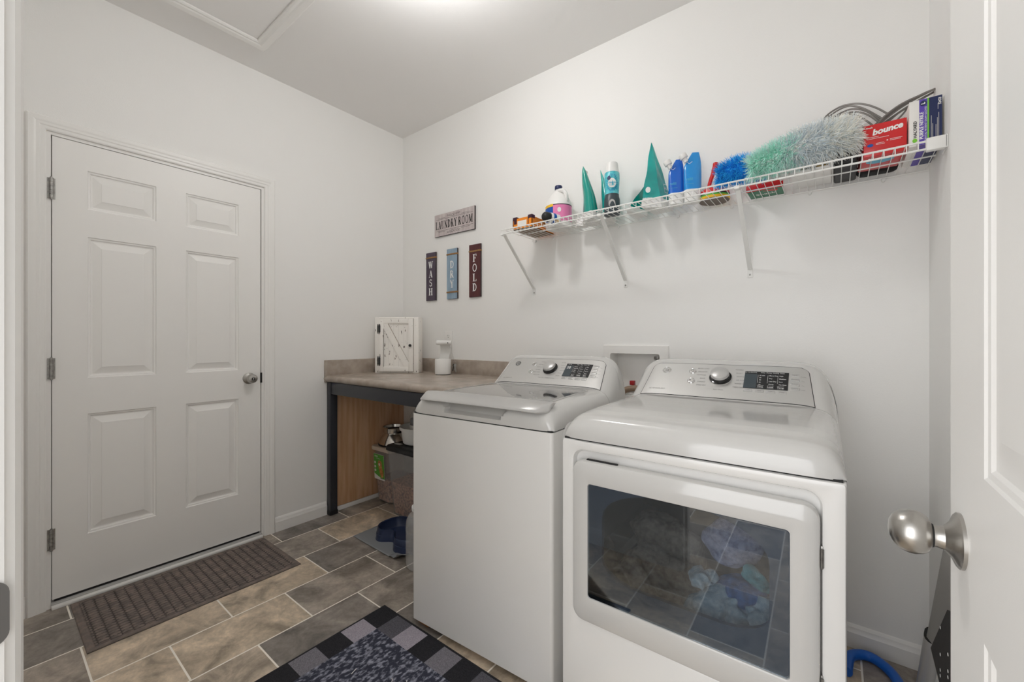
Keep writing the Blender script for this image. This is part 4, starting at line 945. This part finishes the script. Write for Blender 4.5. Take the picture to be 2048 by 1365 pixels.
# ------------------------------------------------------------------ wire shelf
SZ = 1.770; SX0, SX1 = 1.258, 2.946; SY = -.305
sh = thing('wire_shelf', 'long white coated wire shelf on the back wall above the machines', 'shelf', ((SX0+SX1)/2, -.15, 1.74))
for nm, y, z, r in (('rear_rail', -.010, SZ-.0045, .0032), ('middle_rail', -.16, SZ-.0045, .0026), ('front_rail', SY+.002, SZ-.0025, .0034), ('lip_rail', SY+.0005, SZ-.026, .0034)):
    c = MB(); c.tube([(SX0-.004, y, z), (SX1, y, z)], r, 8); c.build(nm, M['wirew'], sh)
nw = 66; wp = None
for i in range(nw):
    x = SX0+.006+i*(SX1-SX0-.012)/(nw-1)
    if wp is None:
        c = MB(); c.tube([(x, -.006, SZ), (x, SY+.004, SZ), (x, SY-.0030, SZ-.003), (x, SY-.0035, SZ-.030)], .0014, 6); wp = c.build('cross_wire', M['wirew'], sh); wx = x
    else:
        q = wp.copy(); COL.objects.link(q); q.parent = sh; q.location = (x-wx, 0, 0)
def brace(x):
    b = thing('shelf_brace', None, 'bracket', (x, 0, 1.44)); a0 = Vector((x, -.006, 1.477)); a1 = Vector((x, -.294, SZ-.020))
    dd = (a1-a0).normalized(); c = MB(); A = align(a0, dd); l = (a1-a0).length
    n_ = Vector((0, -dd.z, dd.y)); s_ = Vector((1, 0, 0))
    c.loops([[p-s_*.008+n_*.004, p-s_*.008-n_*.004, p-s_*.0062-n_*.004, p-s_*.0062+n_*.0022, p+s_*.0062+n_*.0022, p+s_*.0062-n_*.004, p+s_*.008-n_*.004, p+s_*.008+n_*.004] for p in (a0, a1)], 0, True, True)
    c.build('strut', M['wirew'], b)
    c = MB(); c.box(x-.010, x+.010, -.0035, -.0005, 1.440, 1.480, 0, .001); pl = c.build('foot_plate', M['wirew'], b)
    c = MB(); c.lathe([(.004, 0), (.0038, .002), (0, .003)], 12, 0, align((x, -.0036, 1.452), (0, -1, 0))); c.build('screw', M['nickel_d'], pl)
    c = MB(); c.box(x-.009, x+.009, SY-.007, SY+.013, SZ-.034, SZ-.0215, 0, .002); c.build('hook', M['wirew'], b); return b
for x, lab in ((1.264, 'white diagonal shelf brace at the left end of the wire shelf'), (1.838, 'white diagonal shelf brace under the teal bottle, middle of the three'), (2.400, 'white diagonal shelf brace below the blue duster, rightmost of the three')):
    b = brace(x); b['label'] = lab; b['group'] = 'shelf braces'
for k, x in enumerate((1.275, 1.40, 1.80, 2.10, 2.33, 2.61, 2.83)):
    c = MB(); c.box(x-.006, x+.006, -.014, -.0005, SZ-.016, SZ-.002, 0, .002); c.lathe([(.004, 0), (.003, .004)], 10, 0, align((x, -.009, SZ-.016), (0, 0, -1))); c.build('wall_clip', M['whitetr'], sh)
c = MB(); c.box(2.905, 2.9505, SY-.010, SY+.012, SZ-.034, SZ+.004, 0, .003).box(2.9455, 2.9505, SY-.010, -.25, SZ-.034, SZ+.004, 0, .001); c.build('end_bracket', M['wirew'], sh)

# --- orange tray box
t = thing('orange_box', 'flat orange cardboard box with dark purple corner tabs at the left end of the shelf', 'box', (1.38, -.14, 1.7725))
c = MB(); z0 = 1.7725; bx0, bx1, by0, by1 = 1.292, 1.418, -.245, -.03
c.box(bx0, bx1, by0, by1, z0, z0+.004, 1).box(bx0, bx1, by0, by0+.003, z0, z0+.060, 0).box(bx0, bx1, by1-.003, by1, z0, z0+.060, 0).box(bx0, bx0+.003, by0, by1, z0, z0+.060, 0).box(bx1-.003, bx1, by0, by1, z0, z0+.060, 0); c.build('tray', [M['orange'], M['card']], t)
for x, y in ((bx0+.012, by0+.012), (bx1-.012, by0+.012), (bx1-.012, by1-.015), (bx0+.012, by1-.015)):
    c = MB(); c.prism([(-.013, -.014), (.013, -.014), (.013, .014), (-.013, .014)], z0+.050, z0+.068, 0, Matrix.Translation((x, y, 0)))
    c.box(x-.014, x-.0135+.003, y-.014, y+.0, z0+.02, z0+.060); c.build('corner_tab', M['dpurple'], t)
c = MB(); c.box(bx0+.03, bx0+.09, by0-.0008, by0, z0+.012, z0+.045, 0).box(bx0+.006, bx0+.024, by0-.0008, by0, z0+.030, z0+.050, 1); c.build('label', [M['whitecard'], M['dpurple']], t)
# --- bleach jug
t = thing('bleach_jug', 'white jug with dark blue cap and pink and blue label on the shelf', 'jug', (1.500, -.110, 1.7725))
c = MB()
def jl(z, rx, ry, ox=0): return [Vector((1.500+ox+rx*math.cos(2*PI*i/40), -.110+ry*math.sin(2*PI*i/40), 1.7725+z)) for i in range(40)]
c.loops([jl(0, .066, .058), jl(.006, .072, .064), jl(.03, .073, .066), jl(.128, .073, .066), jl(.134, .070, .063), jl(.150, .066, .058), jl(.170, .055, .046), jl(.190, .038, .034), jl(.203, .024, .024), jl(.212, .018, .018), jl(.226, .017, .017)], 0, True, True); c.build('body', M['white'], t)
c = MB(); c.tube(spline([(1.516, -.13, 1.975), (1.545, -.135, 1.968), (1.562, -.135, 1.945), (1.563, -.130, 1.92), (1.556, -.122, 1.905)], 6), .0105, 12); c.build('handle', M['white'], t)
c = MB(); c.lathe([(.0195, .214), (.0205, .216), (.0205, .233), (.0185, .236), (0, .236)], 24, 0, Matrix.Translation((1.500, -.110, 1.7725)), False, False); c.build('cap', M['navyprint'], t)
c = MB()
def lab_(a0, a1, z0, z1, m): c.grid(lambda a, b: Vector((1.500+.0738*math.cos(math.radians(a0+(a1-a0)*a)), -.110+.0668*math.sin(math.radians(a0+(a1-a0)*a)), 1.7725+z0+(z1-z0)*b)), 14, 1, m)
lab_(170, 275, .108, .122, 0); lab_(170, 275, .03, .108, 1); lab_(275, 380, .115, .120, 4); lab_(275, 380, .030, .115, 2)
c.poly([Vector((1.500+.0745*math.cos(math.radians(302+8*math.cos(a*PI/8))), -.110+.0675*math.sin(math.radians(302+8*math.cos(a*PI/8))), 1.7725+.088+.013*math.sin(a*PI/8))) for a in range(16)], 3)
c.build('label', [M['yellow'], M['cobalt'], M['pink'], M['whitecard'], M['dpurple']], t, flip=True)
# --- spray bottle lying with black cap
t = thing('squeeze_bottle', 'small white bottle with black dome cap lying in front of the bleach jug', 'bottle', (1.520, -.235, 1.7725))
c = MB(); A = align((1.545, -.185, 1.7995), (-.35, -1, .06)); c.lathe([(0, 0), (.020, 0), (.026, .005), (.0265, .05), (.025, .062)], 28, 0, A, False, False); c.lathe([(.0268, .030), (.0268, .048)], 28, 1, A, False, False)
put_text(c, 'SUN', .022, lambda a, b: A @ Vector((.0272*math.sin(-b/.0272+.9), -.0272*math.cos(-b/.0272+.9), .026+a*.6)), 2, bold=.03); c.build('body', [M['white'], M['cobalt'], M['yellow']], t)
c = MB(); c.lathe([(.022, .062), (.024, .064), (.024, .082), (.021, .094), (.013, .101), (0, .104)], 28, 0, A, False, False); c.build('cap', M['black'], t)

# --- foil refill pouches
def pouch(label, cx, cy, w, tb, h, yaw, mts, lean=(0, 0), name='refill_pouch', top=.25, group=None, extra=None, pw=.9, base_clear=True):
    t = thing(name, label, 'pouch', (cx, cy, 1.7725), 0, group); c = MB(); n = 28; nl = 22; L = []
    ca_, sa_ = math.cos(yaw), math.sin(yaw)
    for k in range(nl+1):
        f = k/nl; th = tb*(1-f)**pw+.0016; ww = w*(1-(1-top)*max(0, f-.12)**1.3/(.88**1.3)); row = []
        for i in range(n):
            a = 2*PI*i/n; x = ww/2*math.copysign(abs(math.cos(a))**.75, math.cos(a)); y = th/2*math.copysign(abs(math.sin(a))**1.1, math.sin(a))
            y += .004*math.sin(f*9+cx*30)*f*(1-f)*2
            row.append(Vector((cx+x*ca_-y*sa_+lean[0]*f**1.5, cy+x*sa_+y*ca_+lean[1]*f**1.5, 1.7735+h*f+ .003*math.sin(i)*(1-f))))
        L.append(row)
    nb = 3 if base_clear else 0
    if nb: c.loops(L[:nb+1], 1, True, False)
    c.loops(L[nb:], 0, nb == 0, True)
    c.build('bag', [mts, M['whitetr']], t, angle=60)
    if extra: extra(t)
    return t
va = math.radians(117)       # width axis along the line of sight
def hole(t):
    c = MB(); c.lathe([(.004, 0), (.009, .0), (.009, .002), (.004, .002)], 16, 0, align((1.693, -.155, 2.022), (1, -.3, .1)), False, False); c.build('hang_hole', M['whitecard'], t)
pouch('teal foil pouch with white hole near its tip, left of the tall aqua bottle', 1.700, -.115, .155, .085, .275, va, M['teal_d'], (-.02, -.05), extra=hole, top=.16, pw=.6)
pouch('teal foil pouch standing behind the tall aqua bottle', 1.776, -.075, .12, .075, .265, va, M['teal'], (-.035, -.02), top=.2)
def lab3(t):
    c = MB()
    A = plane_fn((2.024, -.1905, 1.850), (.866, .5, 0), (0, .13, 1))
    c.poly([A(.011*math.cos(a*PI/10)-.002, .014*math.sin(a*PI/10)) for a in range(20)], 0); put_text(c, 'WIPES', .014, lambda a, b: A(a+.0, b-.042), 0, bold=.02)
    A2 = plane_fn((2.079, -.122, 1.862), (.283, .96, 0), (-.15, 0, 1))
    for w1, w2 in (((-.011, -.02), (.011, -.02)), ((.011, -.02), (.011, .02)), ((.011, .02), (-.011, .02)), ((-.011, .02), (-.011, -.02))): ribbon(c, [w1, w2], .0018, A2, 0)
    put_text(c, 'H2', .016, A2, 0); c.build('lettering', M['printw'], t, flip=True)
# tall triangular pouch: three visible faces
def tri_pouch(label, base, tip, mts, extra=None):
    cx = sum(b[0] for b in base)/len(base); cy = sum(b[1] for b in base)/len(base); t = thing('refill_pouch', label, 'pouch', (cx, cy, 1.7725)); c = MB(); nl = 14; L = []; tip = Vector(tip)
    B = []
    n = len(base)
    for i in range(n):
        a = Vector((*base[i], 1.7735)); b = Vector((*base[(i+1) % n], 1.7735))
        for k in range(6): B.append(a.lerp(b, k/6))
    for j in range(nl+1):
        f = j/nl; sc = (1-f)**.92*.985+.015; row = []
        for i, p in enumerate(B):
            q = p.lerp(Vector((tip.x, tip.y, p.z)), 1-sc); q.z = 1.7735+(tip.z-1.7735)*f; q += Vector((.0025*math.sin(f*14+i), .0025*math.cos(f*11+i*.7), 0))*f*(1-f)*3; row.append(q)
        L.append(row)
    c.loops(L[:3], 1, True, False); c.loops(L[2:], 0, False, True); c.build('bag', [mts, M['whitetr']], t, angle=25)
    if extra: extra(t)
tri_pouch('tall pointed teal pouch with white disc and printed word', [(1.992, -.195), (2.070, -.150), (2.098, -.055), (2.005, -.050)], (2.028, -.165, 2.072), M['teal'], lab3)
tri_pouch('low teal pouch leaning left of the tall pointed pouch', [(1.905, -.145), (1.925, -.20), (1.972, -.06), (1.915, -.03)], (1.978, -.055, 1.94), M['teal_d'])
pouch('small clear and teal pouch lying at the foot of the first pouch', 1.622, -.075, .07, .05, .055, 0, M['whitetr'], top=.7)

# --- tall scent bead bottle
bx, by = 1.836, -.165
t = thing('scent_booster_bottle', 'tall aqua and slate bottle with frosted cap beside the teal pouches', 'bottle', (bx, by, 1.7725))
c = MB(); A = Matrix.Translation((bx, by, 1.7725)); pr = [(0, 0), (.034, 0), (.0375, .004), (.038, .03), (.0375, .075), (.0335, .088), (.0325, .10), (.034, .14), (.0365, .175), (.036, .200), (.033, .206)]
c.lathe(pr[:5], 40, 1, A, False, False); c.lathe(pr[4:7], 40, 1, A, False, False); c.lathe(pr[6:], 40, 0, A, False, True); c.build('body', [M['aqua'], M['slate']], t, angle=50)
c = MB(); c.lathe([(.0345, .205), (.033, .212), (.030, .228), (.029, .244), (.026, .254), (.016, .258), (0, .259)], 36, 0, A, False, False); c.build('cap', M['whitetr'], t)
c = MB(); fa = math.atan2(CAM[1]-by, CAM[0]-bx)
def cyl(r): return lambda x, z: Vector((bx+r*math.cos(fa+x/r), by+r*math.sin(fa+x/r), 1.7725+z))
K = cyl(.0372); K2 = cyl(.0378)
for (x, z, rx, rz, m) in ((0, .148, .020, .023, 0), (-.015, .172, .009, .010, 1)):
    kk = cyl(.0372 if m == 0 else .0376); c.poly([kk(x+rx*math.cos(a*PI/12), z+rz*math.sin(a*PI/12)) for a in range(24)], m)
kk = cyl(.0378); put_text(c, 'simple', .014, lambda a, b: kk(a, .150+b), 2, bold=.02); put_text(c, 'fresh', .012, lambda a, b: kk(a, .138+b), 2)
c.poly([cyl(.0386)(.016*math.cos(a*PI/12), .050+.019*math.sin(a*PI/12)) for a in range(18)]+[cyl(.0386)(.018, .038)], 3)
random.seed(3)
for k in range(22):
    a = k/22*2*PI; r0, r1 = .028, .036; ribbon(c, [(r0*math.cos(a)*.8, .150+r0*math.sin(a)*1.15), (r1*math.cos(a)*.8, .150+r1*math.sin(a)*1.15)], .0022, cyl(.0374), 4)
c.build('label', [M['whitecard'], M['navyprint'], M['skyblue'], M['greyp'], M['cobalt']], t, flip=True)

# --- two blue refill pouches with white spouts
def blue(label, cx, cy, w, h, mt, mirror=1):
    t = thing('spouted_pouch', label, 'pouch', (cx, cy, 1.7725)); c = MB(); L = []; n = 30
    for k in range(17):
        f = k/16; th = .056*(1-f)**.7*(1-.2*math.sin(f*PI))+.004; ww = w*(1+.10*math.sin(f*PI)-.02); 
        cut = max(0, (f-.72)/.28)
        row = []
        for i in range(n):
            a = 2*PI*i/n; x = ww/2*math.copysign(abs(math.cos(a))**.7, math.cos(a)); y = th/2*math.sin(a)
            if x < 0: x *= (1-.95*cut**1.2)
            else: x *= (1-.22*cut**2)
            row.append(Vector((cx+x*.90-y*.43, cy+x*.43+y*.90, 1.7735+h*f)))
        L.append(row)
    c.loops(L[:5], 1, True, False); c.loops(L[4:], 0, False, True); c.build('bag', [mt, M['whitetr']], t, angle=60)
    A = align((cx-w*.34, cy-w*.17-.010, 1.7735+h*.83), (-.45, -.2, 1)); c = MB(); c.lathe([(.009, -.006), (.010, .010), (.0155, .012), (.0165, .014), (.0165, .030), (.0145, .033), (0, .033)], 28, 0, A, True, False); c.build('spout_cap', M['white'], t)
    c = MB(); A = plane_fn((cx-.002+.0, cy-.040, 1.7735), (.90, .43, 0), (0, 0, 1)); ribbon(c, [(-.016+i*.003, h*.74+.004*math.sin(i*.9)) for i in range(10)], .0014, A, 0)
    put_text(c, 'refill', .016, lambda a, b: A(a, h*.42+b), 1, bold=.01); ribbon(c, [(-.018, h*.33), (.018, h*.33)], .0012, A, 1); c.build('lettering', [M['printw'], M['skyblue']], t, flip=True)
blue('royal blue spouted pouch, left one of the blue pair', 2.128, -.130, .062, .205, M['blue1'])
blue('lighter azure blue spouted pouch, right one of the blue pair', 2.196, -.125, .068, .220, M['blue2'])
c = MB()
# --- red scrub brush tin
t = thing('scrub_brush', 'round red brush with green and yellow rings beside the blue duster', 'brush', (2.275, -.085, 1.7725))
c = MB(); A = Matrix.Translation((2.275, -.085, 1.7725)); c.lathe([(0, 0), (.058, 0), (.060, .003)], 40, 0, A, False, False).lathe([(.060, .003), (.0615, .006), (.0615, .014)], 40, 1, A, False, False).lathe([(.0615, .014), (.0615, .020)], 40, 2, A, False, False).lathe([(.0615, .020), (.061, .026)], 40, 3, A, False, False).lathe([(.061, .026), (.057, .042), (.044, .052), (.02, .058), (0, .059)], 40, 4, A, False, False)
c.build('head', [M['tan'], M['yellow'], M['greenp'], M['gap'], M['redtin']], t)
c = MB(); c.tube(spline([(2.255, -.10, 1.82), (2.262, -.105, 1.85), (2.275, -.11, 1.885), (2.285, -.112, 1.915), (2.288, -.113, 1.932)], 5), [.008]*8+[.0085]*4+[.0105]*4+[.011, .0115, .011, .009, .004], 12); c.build('handle', M['redtin'], t)

# --- fluffy dusters
def fuzz(name, label, cen_fn, rad_fn, n, ln, mats_fn, mats, seed, thin=.0014, cat='duster'):
    random.seed(seed); core = MB(); L = []
    for k in range(13):
        t_ = k/12; p, d = cen_fn(t_); A = align(p, d); r = max(rad_fn(t_)*.75, .002); L.append([A @ Vector((r*math.cos(2*PI*i/20), r*math.sin(2*PI*i/20), 0)) for i in range(20)])
    core.loops(L, 0, True, True); base = Vector(cen_fn(.5)[0]); zmin = min(q[2] for q in core.v)
    t = thing(name, label, cat, (base.x, base.y, zmin)); core.build('core', mats[0], t)
    c = MB()
    for k in range(n):
        t_ = random.random(); p, d = cen_fn(t_); d = Vector(d).normalized(); o = d.orthogonal().normalized(); a = random.random()*2*PI
        rv = (Matrix.Rotation(a, 3, d) @ o); r = rad_fn(t_)
        end = (t_-.5)*2; dr = (rv+d*(end*.5+random.uniform(-.45, .45))+Vector((random.uniform(-.3, .3), random.uniform(-.3, .3), random.uniform(-.3, .2)))).normalized()
        b = p+rv*r*.70; l = ln*random.uniform(.6, 1.15); e1 = b+dr*l*.5; e2 = e1+(dr+Vector((random.uniform(-.5, .5), random.uniform(-.5, .5), random.uniform(-.7, .2)))).normalized()*l*.5
        s_ = dr.cross(Vector((random.random(), random.random(), random.random()))).normalized()*thin; m_ = mats_fn(t_)
        c.add([b-s_, b+s_, e1+s_*.9, e1-s_*.9, e2+s_*.3, e2-s_*.3], [(0, 1, 2, 3), (3, 2, 4, 5)], m_)
    c.build('fibres', mats, t, kind='stuff', angle=0)
    return t
def fz(nm, col): return mat(nm, srgb(*col), .9, var=.18, vscale=50)
mb_ = [fz('blue_microfibre', (50, 198, 255)), fz('deep_blue_microfibre', (20, 150, 235))]
p0, p1 = Vector((2.325, -.255, 1.812)), Vector((2.475, -.235, 1.812))
def cf1(t): p = p0.lerp(p1, t)+Vector((0, 0, .018*math.sin(t*PI))); return p, (p1-p0)
fuzz('duster', 'bright blue microfibre duster head on the shelf edge', cf1, lambda t: .040*math.sin(PI*(.12+.76*t))**.6, 3600, .034, lambda t: 0 if random.random() < .7 else 1, mb_, 3, .0011)
mg = [fz('grey_fluff', (240, 245, 246)), fz('mint_fluff', (205, 252, 240)), fz('cream_grey_fluff', (250, 248, 240)), fz('slate_fluff', (205, 218, 228))]
g0, g1 = Vector((2.440, -.285, 1.808)), Vector((2.745, -.225, 1.862))
def cf2(t): p = g0.lerp(g1, t)+Vector((0, -.004, .014*math.sin(t*PI))); return p, (g1-g0)
def mf2(t):
    r = random.random(); t2 = t+random.uniform(-.12, .12)
    if t2 < .38: return 1 if r < .8 else 0
    if t2 < .75: return 0 if r < .55 else (3 if r < .85 else 2)
    return 2 if r < .5 else 0
fuzz('duster', 'large fluffy duster fading from mint to grey lying along the shelf front', cf2, lambda t: (.022+.040*min(1, t/.55))*(1 if t < .9 else math.sqrt(max(.15, 1-((t-.9)/.1)**2*.7))), 7500, .040, mf2, mg, 8, .0014)

# --- packets, bag, frames behind the dusters
t = thing('snack_packet', 'red and orange packet sticking up behind the blue duster', 'packet', (2.46, -.12, 1.7725))
c = MB(); A = Matrix.Translation((2.46, -.10, 1.7725)) @ Matrix.Rotation(.10, 4, 'Y'); c.box(-.05, .05, -.006, .006, 0, .100, 0, .004, 2, A); c.box(-.040, .040, -.0072, -.0060, .020, .092, 1, 0, 1, A); c.build('bag', [M['redp'], M['orange']], t)
c = MB(); c.box(2.405, 2.525, -.115, -.015, 1.7725, 1.782, 0, .002).box(2.402, 2.53, -.120, -.115, 1.773, 1.800, 1, .001)
put_text(c, 'Snack', .03, lambda a, b: Vector((2.465+a, -.065-b, 1.7720)), 2, bold=.02); c.build('green_card_box', [M['dkgreen'], M['redp'], M['whitecard']], label='flat green card packet with red edge lying under the dusters', cat='packet', flip=True)
lump_ = lump('plastic_bag', M['bag'], (2.535, -.20, 1.792), (.050, .045, .016), 4.4, .5, 30, 0, 'crumpled white plastic bag under the mint end of the large duster'); lump_['category'] = 'bag'
t = thing('picture_frame', 'white box frame lying flat with a dark gold picture edge under the large duster', 'frame', (2.615, -.15, 1.7725))
c = MB(); c.box(2.560, 2.680, -.235, -.045, 1.7725, 1.800, 0, .003); c.build('moulding', M['white'], t)
c = MB(); c.box(2.590, 2.672, -.2365, -.2350, 1.781, 1.796, 0); c.build('picture', mat('gold_dark_print', srgb(150, 120, 40), .4, col2=srgb(40, 30, 18), vscale=60), t)
t = thing('black_case', 'black plastic case between the large duster and the red box', 'case', (2.717, -.14, 1.7725))
c = MB(); c.box(2.686, 2.752, -.235, -.02, 1.7725, 1.842, 0, .008, 3); c.build('shell', M['black'], t)
c = MB(); c.lathe([(.020, 0), (.024, .003), (.020, .006), (.014, .002), (0, .002)], 24, 0, align((2.717, -.235, 1.805), (0, -1, 0)), False, False); c.build('clasp', M['gap'], t)
o = lump('black_bag', mat('black_cloth', (.012, .012, .013), .8), (2.80, -.050, 1.792), (.062, .028, .022), 6.6, .3, 20, 0, 'black cloth bag on the shelf behind the red box'); o['category'] = 'bag'
# small red pack behind grey fluff
c = MB(); A = Matrix.Translation((2.60, -.07, 1.8)) @ Matrix.Rotation(-.1, 4, 'Y'); c.box(-.045, .045, -.010, .010, .001, .118, 0, .003, 2, A).box(-.03, .03, -.011, -.010, .085, .10, 1, 0, 1, A); c.build('carton', [M['dpurple'], M['whitecard']], label='dark red carton showing above the grey duster', cat='carton')

# --- red dryer sheet box
t = thing('dryer_sheet_box', 'red cardboard box with white wavy lettering near the right end of the shelf', 'box', (2.812, -.178, 1.7725), math.radians(4))
hx, hy, hh = .0525, .073, .104
c = MB(); c.box(-hx, hx, -hy, hy, .0005, hh, 0, .0012); c.build('carton', M['redp'], t, world=False)
c = MB(); F_ = lambda x, z: Vector((x, -hy-.0008, z)); Bf = lambda x, y: Vector((x, -y, -.0002))
put_text(c, 'bounce', .026, lambda a, b: F_(a+.006, .080+b+a*.12), 0, bold=.045, shear=.15, sx=.95)
put_text(c, 'fresh', .008, lambda a, b: F_(a-.038, .094+b), 0, bold=.02)
c.poly([F_(-.036+.008*math.cos(a*PI/8), .036+.005*math.sin(a*PI/8)) for a in range(16)], 1)
for z, a, b in ((.062, -.045, -.015), (.057, -.045, .01), (.040, -.022, -.002), (.036, -.022, .0), (.046, .012, .042), (.042, .012, .038)): ribbon(c, [(a, z), (b, z)], .0013, F_, 0)
c.poly([F_(.006+.0025*math.cos(a*PI/2+.8), .044+.0025*math.sin(a*PI/2+.8)) for a in range(4)], 0)
c.poly([Bf(.036*math.cos(a*PI/12)-.005, .020+.025*math.sin(a*PI/12)) for a in range(24)], 2)
put_text(c, 'bounce', .026, lambda a, b: Vector((a, -.045-b, -.0006)), 0, bold=.04)
c.build('print', [M['printw'], M['cobalt'], M['skyblue']], t, world=False, flip=True)
# --- glove box
t = thing('glove_box', 'white purple and navy glove box standing on end against the right wall', 'box', (2.9095, -.165, 1.7725))
hx, hy, hh = .0365, .098, .142
c = MB(); c.box(-hx, hx, -hy, hy, .0005, hh, 0, .0012); c.build('carton', M['whitecard'], t, world=False)
c = MB(); F_ = lambda x, z: Vector((x, -hy-.0006, z)); 
def fr_(x0, x1, z0, z1, m, o=0): c.poly([F_(x0, z0)+Vector((0, -o, 0)), F_(x1, z0)+Vector((0, -o, 0)), F_(x1, z1)+Vector((0, -o, 0)), F_(x0, z1)+Vector((0, -o, 0))], m)
fr_(-.014, .004, .001, .141, 0); fr_(.004, .0075, .001, .141, 1); fr_(.0075, .036, .001, .141, 2)
c.poly([Vector((-.014, -hy, .0)), Vector((.004, -hy, .0)), Vector((.004, hy, .0)), Vector((-.014, hy, .0))], 0)
c.poly([Vector((.0075, -hy, .0)), Vector((.036, -hy, .0)), Vector((.036, hy, .0)), Vector((.0075, hy, .0))], 2)
V_ = lambda x0, z0: (lambda a, b: Vector((x0-b, -hy-.0011, z0+a)))
put_text(c, 'HALYARD', .0105, V_(-.023, .052), 3, bold=.025, sx=1.1); put_text(c, 'PURPLE NITRILE', .0112, V_(-.0085, .060), 4, bold=.03, sx=1.05); put_text(c, 'DENTAL PATIENT EXAM GLOVES', .0062, V_(.0005, .064), 4, sx=1.15)
c.poly([F_(-.024+.0055*math.cos(a*PI/8), .018+.0065*math.sin(a*PI/8))+Vector((0, -.0005, 0)) for a in range(16)], 1)
c.poly([F_(-.005+.0075*math.cos(a*PI/10), .128+.0085*math.sin(a*PI/10))+Vector((0, -.0004, 0)) for a in range(20)], 2); put_text(c, 'L', .012, V_(-.005, .128), 4, bold=.05)
put_text(c, '53433', .0085, V_(.031, .124), 4, bold=.03)
for x, a, b in ((.0125, .01, .085), (.0155, .01, .060), (.0225, .01, .055), (.0255, .01, .075), (.0285, .01, .090), (.027, .10, .118)): c.poly([F_(x-.0006, a)+Vector((0, -.0005, 0)), F_(x+.0006, a)+Vector((0, -.0005, 0)), F_(x+.0006, b)+Vector((0, -.0005, 0)), F_(x-.0006, b)+Vector((0, -.0005, 0))], 5)
c.build('print', [M['violet'], M['lime'], M['navyprint'], M['gap'], M['printw'], M['greyp']], t, world=False, flip=True)
# --- grey wire rack behind
t = thing('wire_rack', 'tangled grey steel wire rack sticking up behind the red box', 'rack', (2.78, -.07, 1.7725))
arcs = [([(1632, 268), (1650, 235), (1678, 215), (1705, 208), (1730, 209), (1755, 217), (1779, 230)], -.060, .0032),
        ([(1637, 262), (1660, 232), (1690, 214), (1712, 213), (1735, 221), (1765, 238)], -.075, .0032),
        ([(1650, 246), (1682, 226), (1708, 218), (1736, 224), (1763, 243)], -.09, .0030),
        ([(1652, 238), (1690, 227), (1714, 224), (1738, 231), (1762, 248)], -.10, .0030),
        ([(1655, 236), (1688, 228), (1713, 231), (1733, 242), (1749, 254)], -.11, .0032),
        ([(1668, 232), (1695, 236), (1718, 250), (1740, 262)], -.12, .0034),
        ([(1726, 273), (1758, 248), (1800, 216), (1845, 190), (1889, 169)], -.105, .0038),
        ([(1728, 268), (1760, 242), (1802, 212), (1848, 187), (1890, 171)], -.095, .0036),
        ([(1722, 278), (1762, 250), (1806, 220), (1850, 194), (1888, 173)], -.085, .0036),
        ([(1745, 262), (1766, 236), (1800, 210), (1842, 190), (1886, 172)], -.115, .0034),
        ([(1770, 250), (1790, 232), (1808, 218), (1852, 192)], -.09, .0030),
        ([(1792, 242), (1806, 228), (1818, 212), (1830, 204)], -.07, .0030),
        ([(1806, 240), (1818, 226), (1828, 208)], -.08, .0030),
        ([(1645, 245), (1655, 232), (1660, 238), (1668, 256)], -.10, .0030)]
for pts, y, r in arcs:
    c = MB(); c.tube(spline([pt(a, b, y) for a, b in pts], 8), r, 8); c.build('wire', M['wireg'], t)
c = MB(); c.tube(spline([pt(1889, 172, -.10), pt(1886, 180, -.095), pt(1897, 190, -.05)], 4), .003, 8); c.tube([pt(1660, 262, -.10), (2.66, -.08, 1.775)], .0028, 8).tube([pt(1770, 262, -.09), (2.84, -.06, 1.775)], .0028, 8); c.build('leg', M['wireg'], t)

# ------------------------------------------------------------------ things behind the open door
ib = thing('ironing_board', 'folded ironing board with dark cover leaning behind the open door', 'ironing board', (2.90, -.5, 0))
c = MB(); yA, yB = -.30, -.62
def leanq(y, z): return Vector((2.905, y, z))
poly = [(-.453, .356), (-.677, .688), (-1.0, .94), (-1.08, .90), (-1.0, .76), (-.793, .617), (-.548, .388)]
c.loops([[Vector((x, y, z)) for y, z in poly] for x in (2.888, 2.925)], 0, True, True); c.build('leg_panel', mat('mid_grey_panel', (.30, .29, .275), .55), ib)
poly = [(-.686, .452), (-.867, .634), (-1.16, .74), (-1.20, .70), (-1.20, .40), (-1.15, .385)]
c = MB(); c.loops([[Vector((x, y, z)) for y, z in poly] for x in (2.866, 2.883)], 0, True, True); c.build('board', mat('dark_dotted_cover', srgb(48, 46, 46), .8), ib)
c = MB()
random.seed(4)
for k in range(20):
    y = -.80-.075*(k % 5); z = .46+.045*(k//6)+.012*(k % 2); z = min(z, .60); c.lathe([(.0035, 0), (.003, .0006)], 8, 0, align((2.866, y, z), (-1, 0, 0)))
c.build('dot', M['printw'], ib)
c = MB(); c.tube(spline([(2.905, -.430, .352), (2.905, -.405, .312), (2.905, -.35, .222), (2.905, -.29, .128), (2.905, -.215, .014)], 5), .019, 14); c.lathe([(.0195, 0), (.0200, .01), (.0195, .02)], 14, 1, align((2.905, -.438, .362), (0, .55, -1))); c.build('tube_leg', [M['silver_l'], M['gap']], ib)
c = MB(); c.tube([(2.905, -1.03, .80), (2.905, -1.10, .018)], .014, 12); c.build('tube_leg', M['silver_l'], ib)
c = MB(); c.tube(spline([(2.722, -.20, .018), (2.735, -.10, .018), (2.790, -.062, .018), (2.845, -.115, .018), (2.862, -.22, .018), (2.82, -.36, .018), (2.74, -.45, .018)], 8), .0165, 16)
c.build('blue_hose', M['blueh'], label='bright blue rubber hose curled on the floor between dryer and right wall', cat='hose')
